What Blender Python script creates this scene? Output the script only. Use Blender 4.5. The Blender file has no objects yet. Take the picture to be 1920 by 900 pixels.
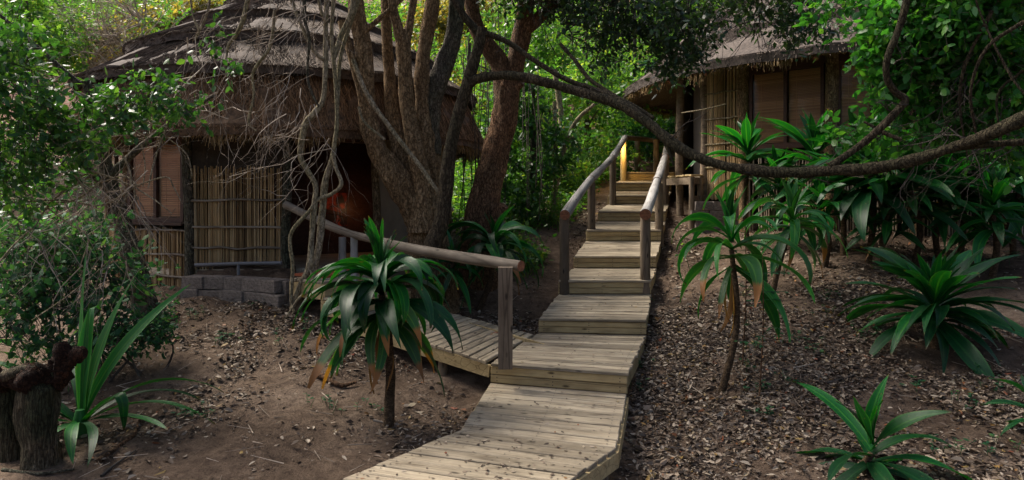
import bpy, math, random
import numpy as np
from mathutils import Vector, Matrix, noise

S = bpy.context.scene
COL = S.collection
rng = np.random.default_rng(7)
random.seed(7)
R = math.radians

# ------------------------------------------------------------------ camera
F, H0, CZ = 1280.0, 365.0, 2.2           # focal length in photo pixels, horizon row, eye height
cam = bpy.data.cameras.new('camera')
cam.lens = 24.0; cam.sensor_width = 36.0
cam.shift_y = (H0 - 450.0) / 1920.0
cam.clip_end = 600.0
co = bpy.data.objects.new('camera', cam); COL.objects.link(co)
co.location = (0, 0, CZ); co.rotation_euler = (R(90), 0, 0)
S.camera = co

# ------------------------------------------------------------------ light
SUN_EL, SUN_AZ = 50.0, 300.0             # azimuth clockwise from +Y: the sun stands behind the lower hut, foreground in shade
w = bpy.data.worlds.new('World'); S.world = w; w.use_nodes = True
nt = w.node_tree; nt.nodes.clear()
sky = nt.nodes.new('ShaderNodeTexSky'); sky.sky_type = 'NISHITA'; sky.sun_disc = False
sky.sun_elevation = R(SUN_EL); sky.sun_rotation = R(SUN_AZ)
sky.dust_density = 6.0; sky.air_density = 0.7; sky.ozone_density = 0.6
bg = nt.nodes.new('ShaderNodeBackground'); bg.inputs[1].default_value = 0.10
wo = nt.nodes.new('ShaderNodeOutputWorld')
nt.links.new(sky.outputs[0], bg.inputs[0]); nt.links.new(bg.outputs[0], wo.inputs[0])
sl = bpy.data.lights.new('sun', 'SUN'); sl.energy = 3.0; sl.angle = R(28); sl.color = (1.0, 0.93, 0.82)
so = bpy.data.objects.new('sun', sl); COL.objects.link(so)
a, e = R(SUN_AZ), R(SUN_EL)
sd = Vector((math.sin(a) * math.cos(e), math.cos(a) * math.cos(e), math.sin(e)))
so.rotation_euler = sd.to_track_quat('Z', 'Y').to_euler(); so.location = sd * 40

S.view_settings.view_transform = 'Standard'; S.view_settings.look = 'None'
S.view_settings.gamma = 1.0; S.view_settings.use_curve_mapping = False
S.view_settings.exposure = 1.2
S.render.engine = 'CYCLES'
cy = S.cycles
cy.max_bounces = 6; cy.diffuse_bounces = 3; cy.glossy_bounces = 3; cy.transmission_bounces = 4
cy.transparent_max_bounces = 6; cy.use_denoising = True
cy.caustics_reflective = False; cy.caustics_refractive = False

# ------------------------------------------------------------------ materials
def new_mat(name):
    m = bpy.data.materials.new(name); m.use_nodes = True
    n = m.node_tree; n.nodes.clear()
    out = n.nodes.new('ShaderNodeOutputMaterial')
    b = n.nodes.new('ShaderNodeBsdfPrincipled')
    n.links.new(b.outputs[0], out.inputs[0])
    return m, n, b, out

def ramp(n, stops):
    r = n.nodes.new('ShaderNodeValToRGB')
    el = r.color_ramp.elements
    while len(el) < len(stops): el.new(0.5)
    for x, (p, c) in zip(el, stops):
        x.position = p; x.color = (*c, 1)
    return r

def coords(n, scale, kind='Object'):
    t = n.nodes.new('ShaderNodeTexCoord'); mp = n.nodes.new('ShaderNodeMapping')
    mp.inputs['Scale'].default_value = scale
    n.links.new(t.outputs[kind], mp.inputs[0])
    return mp

def tex(n, mp, scale, detail=5, rough=0.6, dist=0.0):
    t = n.nodes.new('ShaderNodeTexNoise')
    t.inputs['Scale'].default_value = scale; t.inputs['Detail'].default_value = detail
    t.inputs['Roughness'].default_value = rough; t.inputs['Distortion'].default_value = dist
    n.links.new(mp.outputs[0], t.inputs['Vector'])
    return t

def mixc(n, a, b, fac, mode='MIX'):
    m = n.nodes.new('ShaderNodeMix'); m.data_type = 'RGBA'; m.blend_type = mode
    for s, v in ((m.inputs[0], fac), (m.inputs[6], a), (m.inputs[7], b)):
        if hasattr(v, 'is_output') or hasattr(v, 'links'): n.links.new(v, s)
        elif isinstance(v, (int, float)): s.default_value = v
        else: s.default_value = (*v, 1)
    return m.outputs[2]

def bump(n, b, h, strength, dist):
    k = n.nodes.new('ShaderNodeBump'); k.inputs['Strength'].default_value = strength
    k.inputs['Distance'].default_value = dist
    n.links.new(h, k.inputs['Height']); n.links.new(k.outputs[0], b.inputs['Normal'])

def wood_mat(name, cols, rough=0.75, grain=(2.5, 45, 45), var=0.35, bs=0.4, knots=True):
    """cols dark -> light; grain runs along local X"""
    m, n, b, o = new_mat(name)
    mp = coords(n, grain)
    oi = n.nodes.new('ShaderNodeObjectInfo')
    add = n.nodes.new('ShaderNodeVectorMath'); add.operation = 'ADD'
    sc = n.nodes.new('ShaderNodeVectorMath'); sc.operation = 'SCALE'
    cmb = n.nodes.new('ShaderNodeCombineXYZ')
    for i in range(3): n.links.new(oi.outputs['Random'], cmb.inputs[i])
    n.links.new(cmb.outputs[0], sc.inputs[0]); sc.inputs['Scale'].default_value = 91.0
    n.links.new(mp.outputs[0], add.inputs[0]); n.links.new(sc.outputs[0], add.inputs[1])
    t = tex(n, add, 1.0, 6, 0.65, 0.4)
    r = ramp(n, [(0.25, cols[0]), (0.5, cols[1]), (0.75, cols[2])])
    n.links.new(t.outputs[0], r.inputs[0])
    c = r.outputs[0]
    mp2 = coords(n, (1.6, 4, 4))
    add2 = n.nodes.new('ShaderNodeVectorMath'); add2.operation = 'ADD'
    n.links.new(mp2.outputs[0], add2.inputs[0]); n.links.new(sc.outputs[0], add2.inputs[1])
    t2 = tex(n, add2, 1.4, 4, 0.6)
    r2 = ramp(n, [(0.32, tuple(x * 0.55 for x in cols[1])), (0.62, cols[2])])
    n.links.new(t2.outputs[0], r2.inputs[0])
    c = mixc(n, c, r2.outputs[0], 0.5)
    # knots and stains
    if knots:
        v = n.nodes.new('ShaderNodeTexVoronoi'); v.inputs['Scale'].default_value = 1.0
        mp3 = coords(n, (3.2, 9, 9))
        add3 = n.nodes.new('ShaderNodeVectorMath'); add3.operation = 'ADD'
        n.links.new(mp3.outputs[0], add3.inputs[0]); n.links.new(sc.outputs[0], add3.inputs[1])
        n.links.new(add3.outputs[0], v.inputs['Vector'])
        r3 = ramp(n, [(0.06, (1, 1, 1)), (0.16, (0, 0, 0))])
        n.links.new(v.outputs['Distance'], r3.inputs[0])
        c = mixc(n, c, tuple(x * 0.45 for x in cols[0]), r3.outputs[0])
    # per piece tint
    hs = n.nodes.new('ShaderNodeHueSaturation')
    mr = n.nodes.new('ShaderNodeMapRange'); mr.inputs[3].default_value = 1 - var; mr.inputs[4].default_value = 1 + var
    n.links.new(oi.outputs['Random'], mr.inputs[0]); n.links.new(mr.outputs[0], hs.inputs['Value'])
    n.links.new(c, hs.inputs['Color'])
    n.links.new(hs.outputs[0], b.inputs['Base Color'])
    b.inputs['Roughness'].default_value = rough
    b.inputs['Specular IOR Level'].default_value = 0.3
    ck = n.nodes.new('ShaderNodeVectorMath'); ck.operation = 'MULTIPLY'; ck.inputs[1].default_value = (.45, .8, .8); n.links.new(add.outputs[0], ck.inputs[0])
    vk = n.nodes.new('ShaderNodeTexVoronoi'); vk.feature = 'DISTANCE_TO_EDGE'; n.links.new(ck.outputs[0], vk.inputs['Vector']); vk.inputs['Scale'].default_value = .35
    rk = ramp(n, [(0.0, (0.25, 0.22, 0.2)), (0.035, (1, 1, 1))]); n.links.new(vk.outputs['Distance'], rk.inputs[0])
    cm = mixc(n, hs.outputs[0], rk.outputs[0], .7, 'MULTIPLY'); n.links.new(cm, b.inputs['Base Color'])
    bump(n, b, t.outputs[0], bs, 0.004)
    return m

def bark_mat(name, cols, scale=(9, 9, 3), bs=0.9, moss=None):
    m, n, b, o = new_mat(name)
    mp = coords(n, scale)
    t = tex(n, mp, 1.7, 9, 0.75, 0.7); t2 = tex(n, coords(n, (1.3, 1.3, 0.8)), 1.5, 4, 0.6)
    r = ramp(n, [(0.3, cols[0]), (0.5, cols[1]), (0.7, cols[2])])
    n.links.new(t.outputs[0], r.inputs[0])
    r2 = ramp(n, [(0.4, (0, 0, 0)), (0.62, (1, 1, 1))]); n.links.new(t2.outputs[0], r2.inputs[0])
    c = mixc(n, r.outputs[0], moss or tuple(x * 0.6 for x in cols[1]), r2.outputs[0])
    wv = tex(n, mp, 1.2, 4, 0.6)
    dv = n.nodes.new('ShaderNodeVectorMath'); dv.operation = 'MULTIPLY_ADD'
    n.links.new(wv.outputs['Color'], dv.inputs[0]); dv.inputs[1].default_value = (1.1, 1.1, 1.1); n.links.new(mp.outputs[0], dv.inputs[2])
    ve = n.nodes.new('ShaderNodeTexVoronoi'); ve.feature = 'DISTANCE_TO_EDGE'; ve.inputs['Scale'].default_value = 3.0
    n.links.new(dv.outputs[0], ve.inputs['Vector'])
    re_ = ramp(n, [(0.0, (0.28, 0.25, 0.22)), (0.16, (1, 1, 1))]); n.links.new(ve.outputs['Distance'], re_.inputs[0])
    c = mixc(n, c, re_.outputs[0], 0.85, 'MULTIPLY')
    fs = tex(n, coords(n, (38, 38, 30)), 1.0, 3, 0.7)
    rf = ramp(n, [(0.36, (0.5, 0.48, 0.46)), (0.58, (1.12, 1.1, 1.06)), (0.72, (1.7, 1.6, 1.45))]); n.links.new(fs.outputs[0], rf.inputs[0])
    c = mixc(n, c, rf.outputs[0], 0.75, 'MULTIPLY')
    n.links.new(c, b.inputs['Base Color'])
    b.inputs['Roughness'].default_value = 0.9; b.inputs['Specular IOR Level'].default_value = 0.2
    v = n.nodes.new('ShaderNodeTexVoronoi'); v.inputs['Scale'].default_value = 3.0
    n.links.new(mp.outputs[0], v.inputs['Vector'])
    ad = n.nodes.new('ShaderNodeMath'); ad.operation = 'MULTIPLY_ADD'
    n.links.new(re_.outputs[0], ad.inputs[0]); ad.inputs[1].default_value = 0.6; n.links.new(t.outputs[0], ad.inputs[2])
    a2 = n.nodes.new('ShaderNodeMath'); a2.operation = 'MULTIPLY_ADD'
    n.links.new(fs.outputs[0], a2.inputs[0]); a2.inputs[1].default_value = 0.4; n.links.new(ad.outputs[0], a2.inputs[2])
    bump(n, b, a2.outputs[0], bs, 0.045)
    return m

def island_mat(name, stops, rough=0.85, spec=0.2, streak=None):
    """colour chosen per loose piece of the mesh"""
    m, n, b, o = new_mat(name)
    g = n.nodes.new('ShaderNodeNewGeometry')
    r = ramp(n, stops); n.links.new(g.outputs['Random Per Island'], r.inputs[0])
    c = r.outputs[0]
    if streak:
        t = tex(n, coords(n, streak), 1.0, 4, 0.6)
        r2 = ramp(n, [(0.3, (0.55, 0.55, 0.55)), (0.65, (1.15, 1.12, 1.1))]); n.links.new(t.outputs[0], r2.inputs[0])
        c = mixc(n, c, r2.outputs[0], 1.0, 'MULTIPLY')
    n.links.new(c, b.inputs['Base Color'])
    b.inputs['Roughness'].default_value = rough; b.inputs['Specular IOR Level'].default_value = spec
    return m

def leaf_mat(name, stops, trans=0.35, rough=0.38, spec=0.5, tcol=1.6):
    m, n, b, out = new_mat(name)
    g = n.nodes.new('ShaderNodeNewGeometry')
    r = ramp(n, stops); n.links.new(g.outputs['Random Per Island'], r.inputs[0])
    n.links.new(r.outputs[0], b.inputs['Base Color'])
    b.inputs['Roughness'].default_value = rough; b.inputs['Specular IOR Level'].default_value = spec
    tr = n.nodes.new('ShaderNodeBsdfTranslucent')
    tc = mixc(n, r.outputs[0], (1.5 * tcol, 1.35 * tcol, 0.5 * tcol), 1.0, 'MULTIPLY')
    n.links.new(tc, tr.inputs[0])
    mx = n.nodes.new('ShaderNodeMixShader'); mx.inputs[0].default_value = trans
    n.links.new(b.outputs[0], mx.inputs[1]); n.links.new(tr.outputs[0], mx.inputs[2])
    n.links.new(mx.outputs[0], out.inputs[0])
    return m

def strap_mat(name, base, edge, tip=(0.10, 0.055, 0.02), tip_at=0.96, rough=0.40, trans=0.22):
    """long leaf: u across, v along"""
    m, n, b, out = new_mat(name)
    uv = n.nodes.new('ShaderNodeUVMap'); uv.uv_map = 'uv'
    sp = n.nodes.new('ShaderNodeSeparateXYZ'); n.links.new(uv.outputs[0], sp.inputs[0])
    mp = n.nodes.new('ShaderNodeMapping'); mp.inputs['Scale'].default_value = (26, 1.2, 1)
    n.links.new(uv.outputs[0], mp.inputs[0])
    t = tex(n, mp, 1.0, 3, 0.5)
    oi = n.nodes.new('ShaderNodeObjectInfo')
    r = ramp(n, [(0.3, tuple(x * 0.75 for x in base)), (0.7, tuple(x * 1.25 for x in base))])
    n.links.new(t.outputs[0], r.inputs[0])
    c = r.outputs[0]
    # paler midrib
    md = n.nodes.new('ShaderNodeMath'); md.operation = 'SUBTRACT'; n.links.new(sp.outputs[0], md.inputs[0]); md.inputs[1].default_value = 0.5
    ab = n.nodes.new('ShaderNodeMath'); ab.operation = 'ABSOLUTE'; n.links.new(md.outputs[0], ab.inputs[0])
    rm = ramp(n, [(0.0, (0.8, 0.8, 0.8)), (0.09, (0, 0, 0)), (0.40, (0, 0, 0)), (0.5, (0.9, 0.9, 0.9))]); n.links.new(ab.outputs[0], rm.inputs[0])
    c = mixc(n, c, edge, rm.outputs[0])
    # worn brown tip, ragged
    nz = tex(n, mp, 0.5, 3, 0.6)
    av = n.nodes.new('ShaderNodeMath'); av.operation = 'MULTIPLY_ADD'; n.links.new(nz.outputs[0], av.inputs[0]); av.inputs[1].default_value = 0.12; n.links.new(sp.outputs[1], av.inputs[2])
    rt = ramp(n, [(tip_at, (0, 0, 0)), (min(1.0, tip_at + 0.05), (1, 1, 1))])
    sb = n.nodes.new('ShaderNodeMath'); sb.operation = 'SUBTRACT'; n.links.new(av.outputs[0], sb.inputs[0]); sb.inputs[1].default_value = 0.06
    n.links.new(sb.outputs[0], rt.inputs[0])
    c = mixc(n, c, tip, rt.outputs[0])
    # blemishes: different on every leaf
    sc2 = n.nodes.new('ShaderNodeMapping'); sc2.inputs['Scale'].default_value = (5, 16, 1); n.links.new(uv.outputs[0], sc2.inputs[0])
    cz = n.nodes.new('ShaderNodeCombineXYZ'); mz = n.nodes.new('ShaderNodeMath'); mz.operation = 'MULTIPLY'; mz.inputs[1].default_value = 77.0
    n.links.new(oi.outputs['Random'], mz.inputs[0]); n.links.new(mz.outputs[0], cz.inputs[2]); n.links.new(mz.outputs[0], cz.inputs[1])
    av2 = n.nodes.new('ShaderNodeVectorMath'); n.links.new(sc2.outputs[0], av2.inputs[0]); n.links.new(cz.outputs[0], av2.inputs[1])
    ns2 = tex(n, av2, 1.0, 4, 0.7)
    rs2 = ramp(n, [(0.62, (0, 0, 0)), (0.70, (0.75, 0.75, 0.75))]); n.links.new(ns2.outputs[0], rs2.inputs[0])
    c = mixc(n, c, (0.13, 0.12, 0.035), rs2.outputs[0])
    hs = n.nodes.new('ShaderNodeHueSaturation')
    mr = n.nodes.new('ShaderNodeMapRange'); mr.inputs[3].default_value = 0.6; mr.inputs[4].default_value = 1.5
    n.links.new(oi.outputs['Random'], mr.inputs[0]); n.links.new(mr.outputs[0], hs.inputs['Value'])
    n.links.new(c, hs.inputs['Color']); c = hs.outputs[0]
    n.links.new(c, b.inputs['Base Color'])
    b.inputs['Roughness'].default_value = rough; b.inputs['Specular IOR Level'].default_value = 0.30
    bump(n, b, t.outputs[0], 0.25, 0.01)
    tr = n.nodes.new('ShaderNodeBsdfTranslucent')
    n.links.new(mixc(n, c, (2.0, 2.2, 0.6), 1.0, 'MULTIPLY'), tr.inputs[0])
    mx = n.nodes.new('ShaderNodeMixShader'); mx.inputs[0].default_value = trans
    n.links.new(b.outputs[0], mx.inputs[1]); n.links.new(tr.outputs[0], mx.inputs[2])
    n.links.new(mx.outputs[0], out.inputs[0])
    return m

def plain_mat(name, col, rough=0.8, ns=6.0, amt=0.35, bs=0.2, metal=0.0):
    m, n, b, o = new_mat(name)
    t = tex(n, coords(n, (1, 1, 1)), ns, 6, 0.65)
    r = ramp(n, [(0.3, tuple(x * (1 - amt) for x in col)), (0.7, tuple(min(1, x * (1 + amt)) for x in col))])
    n.links.new(t.outputs[0], r.inputs[0]); n.links.new(r.outputs[0], b.inputs['Base Color'])
    b.inputs['Roughness'].default_value = rough; b.inputs['Metallic'].default_value = metal
    bump(n, b, t.outputs[0], bs, 0.01)
    return m

def soil_mat():
    m, n, b, o = new_mat('soil')
    mp = coords(n, (1, 1, 1))
    t1 = tex(n, mp, 0.9, 6, 0.6, 0.3); t2 = tex(n, mp, 9, 8, 0.7); t3 = tex(n, mp, 60, 4, 0.7)
    r1 = ramp(n, [(0.3, (0.08, 0.057, 0.041)), (0.52, (0.148, 0.108, 0.079)), (0.72, (0.245, 0.188, 0.145))])
    n.links.new(t1.outputs[0], r1.inputs[0])
    r2 = ramp(n, [(0.3, (0.45, 0.42, 0.42)), (0.6, (1.1, 1.08, 1.05))]); n.links.new(t2.outputs[0], r2.inputs[0])
    c = mixc(n, r1.outputs[0], r2.outputs[0], 1.0, 'MULTIPLY')
    r3 = ramp(n, [(0.34, (0.4, 0.36, 0.33)), (0.5, (1, 1, 1))]); n.links.new(t3.outputs[0], r3.inputs[0])
    c = mixc(n, c, r3.outputs[0], 0.8, 'MULTIPLY')
    sx = n.nodes.new('ShaderNodeSeparateXYZ'); n.links.new(mp.outputs[0], sx.inputs[0])
    mr = n.nodes.new('ShaderNodeMapRange'); mr.inputs[1].default_value = 2.6; mr.inputs[2].default_value = 4.0; n.links.new(sx.outputs[2], mr.inputs[0])
    rc = ramp(n, [(0.35, (0.16, 0.085, 0.06)), (0.65, (0.33, 0.21, 0.16))]); n.links.new(t2.outputs[0], rc.inputs[0])
    c = mixc(n, c, rc.outputs[0], mr.outputs[0])
    n.links.new(c, b.inputs['Base Color']); b.inputs['Roughness'].default_value = 0.95
    b.inputs['Specular IOR Level'].default_value = 0.1
    ad = n.nodes.new('ShaderNodeMath'); ad.operation = 'MULTIPLY_ADD'
    n.links.new(t3.outputs[0], ad.inputs[0]); ad.inputs[1].default_value = 0.35; n.links.new(t2.outputs[0], ad.inputs[2])
    bump(n, b, ad.outputs[0], 0.8, 0.06)
    return m

M = {}
M['soil'] = soil_mat()
M['deck'] = wood_mat('deck_wood', ((0.125, 0.097, 0.064), (0.33, 0.268, 0.182), (0.49, 0.415, 0.30)), var=0.28, bs=.7)
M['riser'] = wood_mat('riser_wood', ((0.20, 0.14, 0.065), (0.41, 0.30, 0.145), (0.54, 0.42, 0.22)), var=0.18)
M['log'] = wood_mat('grey_log', ((0.10, 0.094, 0.088), (0.22, 0.21, 0.197), (0.34, 0.33, 0.315)), grain=(2, 26, 26), bs=0.8)
M['post'] = wood_mat('brown_post', ((0.07, 0.048, 0.03), (0.145, 0.105, 0.07), (0.23, 0.18, 0.125)), grain=(2, 26, 26), bs=0.8)
M['cut'] = plain_mat('sawn_end', (0.22, 0.085, 0.04), 0.8, 30, 0.5)
M['rail_old'] = wood_mat('rail_wood', ((0.07, 0.052, 0.037), (0.16, 0.125, 0.09), (0.29, 0.245, 0.19)), grain=(2, 22, 22), bs=0.8)
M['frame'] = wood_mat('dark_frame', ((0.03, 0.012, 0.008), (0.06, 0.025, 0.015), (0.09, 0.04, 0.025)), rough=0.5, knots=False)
M['reed'] = island_mat('reed', [(0.0, (0.16, 0.10, 0.045)), (0.4, (0.35, 0.24, 0.115)), (0.8, (0.48, 0.345, 0.18)), (1.0, (0.56, 0.43, 0.26))], streak=(6, 6, 1.2))
M['reed_pale'] = island_mat('reed_pale', [(0.0, (0.20, 0.15, 0.10)), (0.5, (0.36, 0.29, 0.20)), (1.0, (0.52, 0.44, 0.33))], streak=(6, 6, 1.2))
M['thatch'] = island_mat('thatch_grey', [(0.0, (0.035, 0.026, 0.020)), (0.5, (0.105, 0.080, 0.063)), (1.0, (0.25, 0.20, 0.165))])
M['thatch_base'] = plain_mat('thatch_body', (0.075, 0.058, 0.048), 0.95, 18, 0.6, 0.8)
M['thatch_brown'] = island_mat('thatch_brown', [(0.0, (0.04, 0.024, 0.014)), (0.5, (0.17, 0.10, 0.054)), (1.0, (0.34, 0.21, 0.12))])
M['thatch_brown_base'] = plain_mat('thatch_brown_body', (0.11, 0.068, 0.04), 0.95, 14, 0.7, 0.9)
M['fringe'] = island_mat('fringe', [(0.0, (0.12, 0.075, 0.035)), (0.5, (0.30, 0.20, 0.09)), (1.0, (0.44, 0.32, 0.17))])
M['plaster'] = plain_mat('plaster', (0.27, 0.205, 0.135), 0.9, 3, 0.2)
M['stone'] = plain_mat('concrete_block', (0.17, 0.142, 0.122), 0.95, 9, 0.6, 1.0)
M['pipe'] = plain_mat('grey_pipe', (0.17, 0.17, 0.18), 0.4, 3, 0.2)
M['bark'] = bark_mat('bark_brown', ((0.08, 0.053, 0.03), (0.33, 0.228, 0.125), (0.60, 0.45, 0.28)), bs=0.9, moss=(0.27, 0.175, 0.09))
M['bark_red'] = bark_mat('bark_red', ((0.06, 0.035, 0.021), (0.24, 0.13, 0.072), (0.44, 0.27, 0.155)), moss=(0.17, 0.105, 0.06))
M['bark_grey'] = bark_mat('bark_grey', ((0.06, 0.052, 0.04), (0.16, 0.138, 0.105), (0.30, 0.265, 0.21)), moss=(0.10, 0.105, 0.07))
M['bark_green'] = bark_mat('bark_olive', ((0.03, 0.023, 0.015), (0.085, 0.066, 0.042), (0.15, 0.12, 0.08)), moss=(0.06, 0.055, 0.03))
M['vine'] = bark_mat('vine_pale', ((0.18, 0.145, 0.095), (0.38, 0.32, 0.22), (0.58, 0.50, 0.38)), moss=(0.27, 0.24, 0.14), bs=0.5)
M['twig'] = island_mat('dry_twig', [(0.0, (0.14, 0.11, 0.085)), (0.5, (0.30, 0.245, 0.19)), (1.0, (0.54, 0.45, 0.36))])
M['twig_dark'] = island_mat('dark_twig', [(0.0, (0.03, 0.025, 0.02)), (1.0, (0.10, 0.085, 0.07))])
M['stem'] = bark_mat('plant_stem', ((0.08, 0.05, 0.03), (0.18, 0.12, 0.07), (0.28, 0.20, 0.12)), scale=(6, 6, 30), bs=0.8)
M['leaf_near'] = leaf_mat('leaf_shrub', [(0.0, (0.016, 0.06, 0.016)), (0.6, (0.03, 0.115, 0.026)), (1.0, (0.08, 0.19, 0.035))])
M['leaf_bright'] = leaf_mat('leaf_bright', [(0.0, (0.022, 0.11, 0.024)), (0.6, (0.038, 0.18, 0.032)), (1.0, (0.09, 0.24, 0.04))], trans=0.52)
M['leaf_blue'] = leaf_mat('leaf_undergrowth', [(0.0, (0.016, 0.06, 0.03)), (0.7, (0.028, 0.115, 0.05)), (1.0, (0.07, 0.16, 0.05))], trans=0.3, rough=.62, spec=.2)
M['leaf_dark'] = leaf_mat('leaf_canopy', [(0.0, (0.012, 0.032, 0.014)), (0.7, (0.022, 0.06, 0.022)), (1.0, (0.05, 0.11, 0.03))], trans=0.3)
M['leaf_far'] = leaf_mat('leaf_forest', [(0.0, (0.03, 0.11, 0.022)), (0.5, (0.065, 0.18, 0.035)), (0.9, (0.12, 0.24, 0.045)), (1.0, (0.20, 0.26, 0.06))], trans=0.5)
M['leaf_yellow'] = leaf_mat('leaf_olive', [(0.0, (0.07, 0.08, 0.025)), (0.5, (0.16, 0.16, 0.045)), (1.0, (0.30, 0.25, 0.08))], trans=0.4)
M['litter'] = island_mat('leaf_litter', [(0.0, (0.035, 0.024, 0.017)), (0.38, (0.105, 0.073, 0.05)), (0.68, (0.225, 0.17, 0.122)), (0.93, (0.40, 0.335, 0.255)), (0.97, (0.25, 0.17, 0.05)), (1.0, (0.22, 0.06, 0.03))], rough=0.6, spec=0.3)
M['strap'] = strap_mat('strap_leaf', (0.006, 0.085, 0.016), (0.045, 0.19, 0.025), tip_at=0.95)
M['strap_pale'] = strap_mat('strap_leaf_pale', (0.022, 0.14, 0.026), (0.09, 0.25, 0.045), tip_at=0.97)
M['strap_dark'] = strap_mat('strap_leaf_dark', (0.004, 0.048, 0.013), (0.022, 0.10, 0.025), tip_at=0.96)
M['strap_tip'] = strap_mat('strap_leaf_browntip', (0.018, 0.08, 0.02), (0.07, 0.17, 0.03), tip=(0.22, 0.095, 0.025), tip_at=0.74)
M['strap_dead'] = strap_mat('strap_leaf_dead', (0.24, 0.115, 0.04), (0.30, 0.17, 0.07), tip=(0.16, 0.08, 0.03), tip_at=0.9, rough=0.8)
M['blind'] = None
def blind_mat():
    m, n, b, o = new_mat('bamboo_blind')
    g = n.nodes.new('ShaderNodeNewGeometry')
    r = ramp(n, [(0, (0.33, 0.15, 0.07)), (1, (0.52, 0.26, 0.125))]); n.links.new(g.outputs['Random Per Island'], r.inputs[0])
    n.links.new(r.outputs[0], b.inputs['Base Color']); b.inputs['Roughness'].default_value = 0.6
    return m
M['blind'] = blind_mat()
def glass_mat():
    m, n, b, out = new_mat('window_glass')
    tr = n.nodes.new('ShaderNodeBsdfTransparent'); gl = n.nodes.new('ShaderNodeBsdfGlossy'); gl.inputs['Roughness'].default_value = 0.02
    fr = n.nodes.new('ShaderNodeFresnel'); fr.inputs[0].default_value = 1.2
    mx = n.nodes.new('ShaderNodeMixShader')
    n.links.new(fr.outputs[0], mx.inputs[0]); n.links.new(tr.outputs[0], mx.inputs[1]); n.links.new(gl.outputs[0], mx.inputs[2])
    n.links.new(mx.outputs[0], out.inputs[0]); return m
M['glass'] = glass_mat()
def emit_mat(name, stops, strength, scale=(1, 1, 1), ns=4):
    m, n, b, out = new_mat(name)
    t = tex(n, coords(n, scale), ns, 3, 0.6, 0.5)
    r = ramp(n, stops); n.links.new(t.outputs[0], r.inputs[0])
    n.links.new(r.outputs[0], b.inputs['Base Color']); n.links.new(r.outputs[0], b.inputs['Emission Color'])
    b.inputs['Emission Strength'].default_value = strength
    return m
M['redlit'] = emit_mat('red_cloth', [(0.44, (0.012, 0.001, 0.001)), (0.62, (0.62, 0.055, 0.015))], 0.0, (1, 1, 1), 3.2)
M['bulb'] = emit_mat('lit_bulb', [(0, (1.0, 0.62, 0.22)), (1, (1.0, 0.7, 0.3))], 14.0)
M['slab_red'] = plain_mat('rust_red', (0.34, 0.09, 0.035), 0.9, 40, 0.4)
M['rot'] = bark_mat('rotten_wood', ((0.012, 0.008, 0.006), (0.06, 0.03, 0.018), (0.24, 0.09, 0.04)), scale=(9, 9, 9))
M['stumpwood'] = bark_mat('stump_wood', ((0.05, 0.038, 0.026), (0.24, 0.185, 0.125), (0.44, 0.36, 0.26)), scale=(14, 14, 1.6), bs=1.0, moss=(0.055, 0.06, 0.032))
M['iron'] = plain_mat('nail_iron', (0.03, 0.025, 0.022), 0.6, 4)
M['dark_wall'] = plain_mat('eave_shade_wall', (0.035, 0.027, 0.02), 0.95, 8, 0.5)  # near-black tone puts the eave's shade into the colour
M['canvas'] = plain_mat('canvas', (0.24, 0.215, 0.185), 0.9, 2, 0.15)

# ------------------------------------------------------------------ object helpers
WORLD = {}
def setp(o, label=None, cat=None, group=None, kind=None):
    if label: o['label'] = label
    if cat: o['category'] = cat
    if group: o['group'] = group
    if kind: o['kind'] = kind
    return o

def thing(name, label, cat, loc, group=None):
    o = bpy.data.objects.new(name, None); COL.objects.link(o)
    o.empty_display_size = 0.2
    o.location = loc; WORLD[o.name] = Matrix.Translation(Vector(loc))
    return setp(o, label, cat, group)

def link(name, me, parent=None, basis=None):
    o = bpy.data.objects.new(name, me); COL.objects.link(o)
    basis = basis or Matrix.Identity(4)
    o.matrix_basis = basis
    if parent is not None:
        o.parent = parent
        o.matrix_parent_inverse = WORLD[parent.name].inverted()
    WORLD[o.name] = basis.copy()
    return o

def np_mesh(name, V, Q, mats, smooth=False, midx=None, uv=None):
    """V n x 3, Q list of arrays of faces (each array m x k)"""
    me = bpy.data.meshes.new(name)
    if not isinstance(Q, list): Q = [Q]
    Q = [np.asarray(q, dtype=np.int32) for q in Q if len(q)]
    V = np.asarray(V, dtype=np.float32)
    me.vertices.add(len(V)); me.vertices.foreach_set('co', V.ravel())
    loops = np.concatenate([q.ravel() for q in Q]); counts = np.concatenate([np.full(len(q), q.shape[1]) for q in Q])
    me.loops.add(len(loops)); me.loops.foreach_set('vertex_index', loops)
    me.polygons.add(len(counts))
    st = np.concatenate([[0], np.cumsum(counts)[:-1]]).astype(np.int32)
    me.polygons.foreach_set('loop_start', st)
    try: me.polygons.foreach_set('loop_total', counts.astype(np.int32))
    except Exception: pass
    if midx is not None: me.polygons.foreach_set('material_index', np.asarray(midx, dtype=np.int32))
    me.polygons.foreach_set('use_smooth', np.full(len(counts), bool(smooth)))
    for m in (mats if isinstance(mats, (list, tuple)) else [mats]): me.materials.append(m)
    if uv is not None:
        l = me.uv_layers.new(name='uv'); l.data.foreach_set('uv', np.asarray(uv, dtype=np.float32)[loops].ravel())
    me.update(calc_edges=True); me.validate()
    return me

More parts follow.
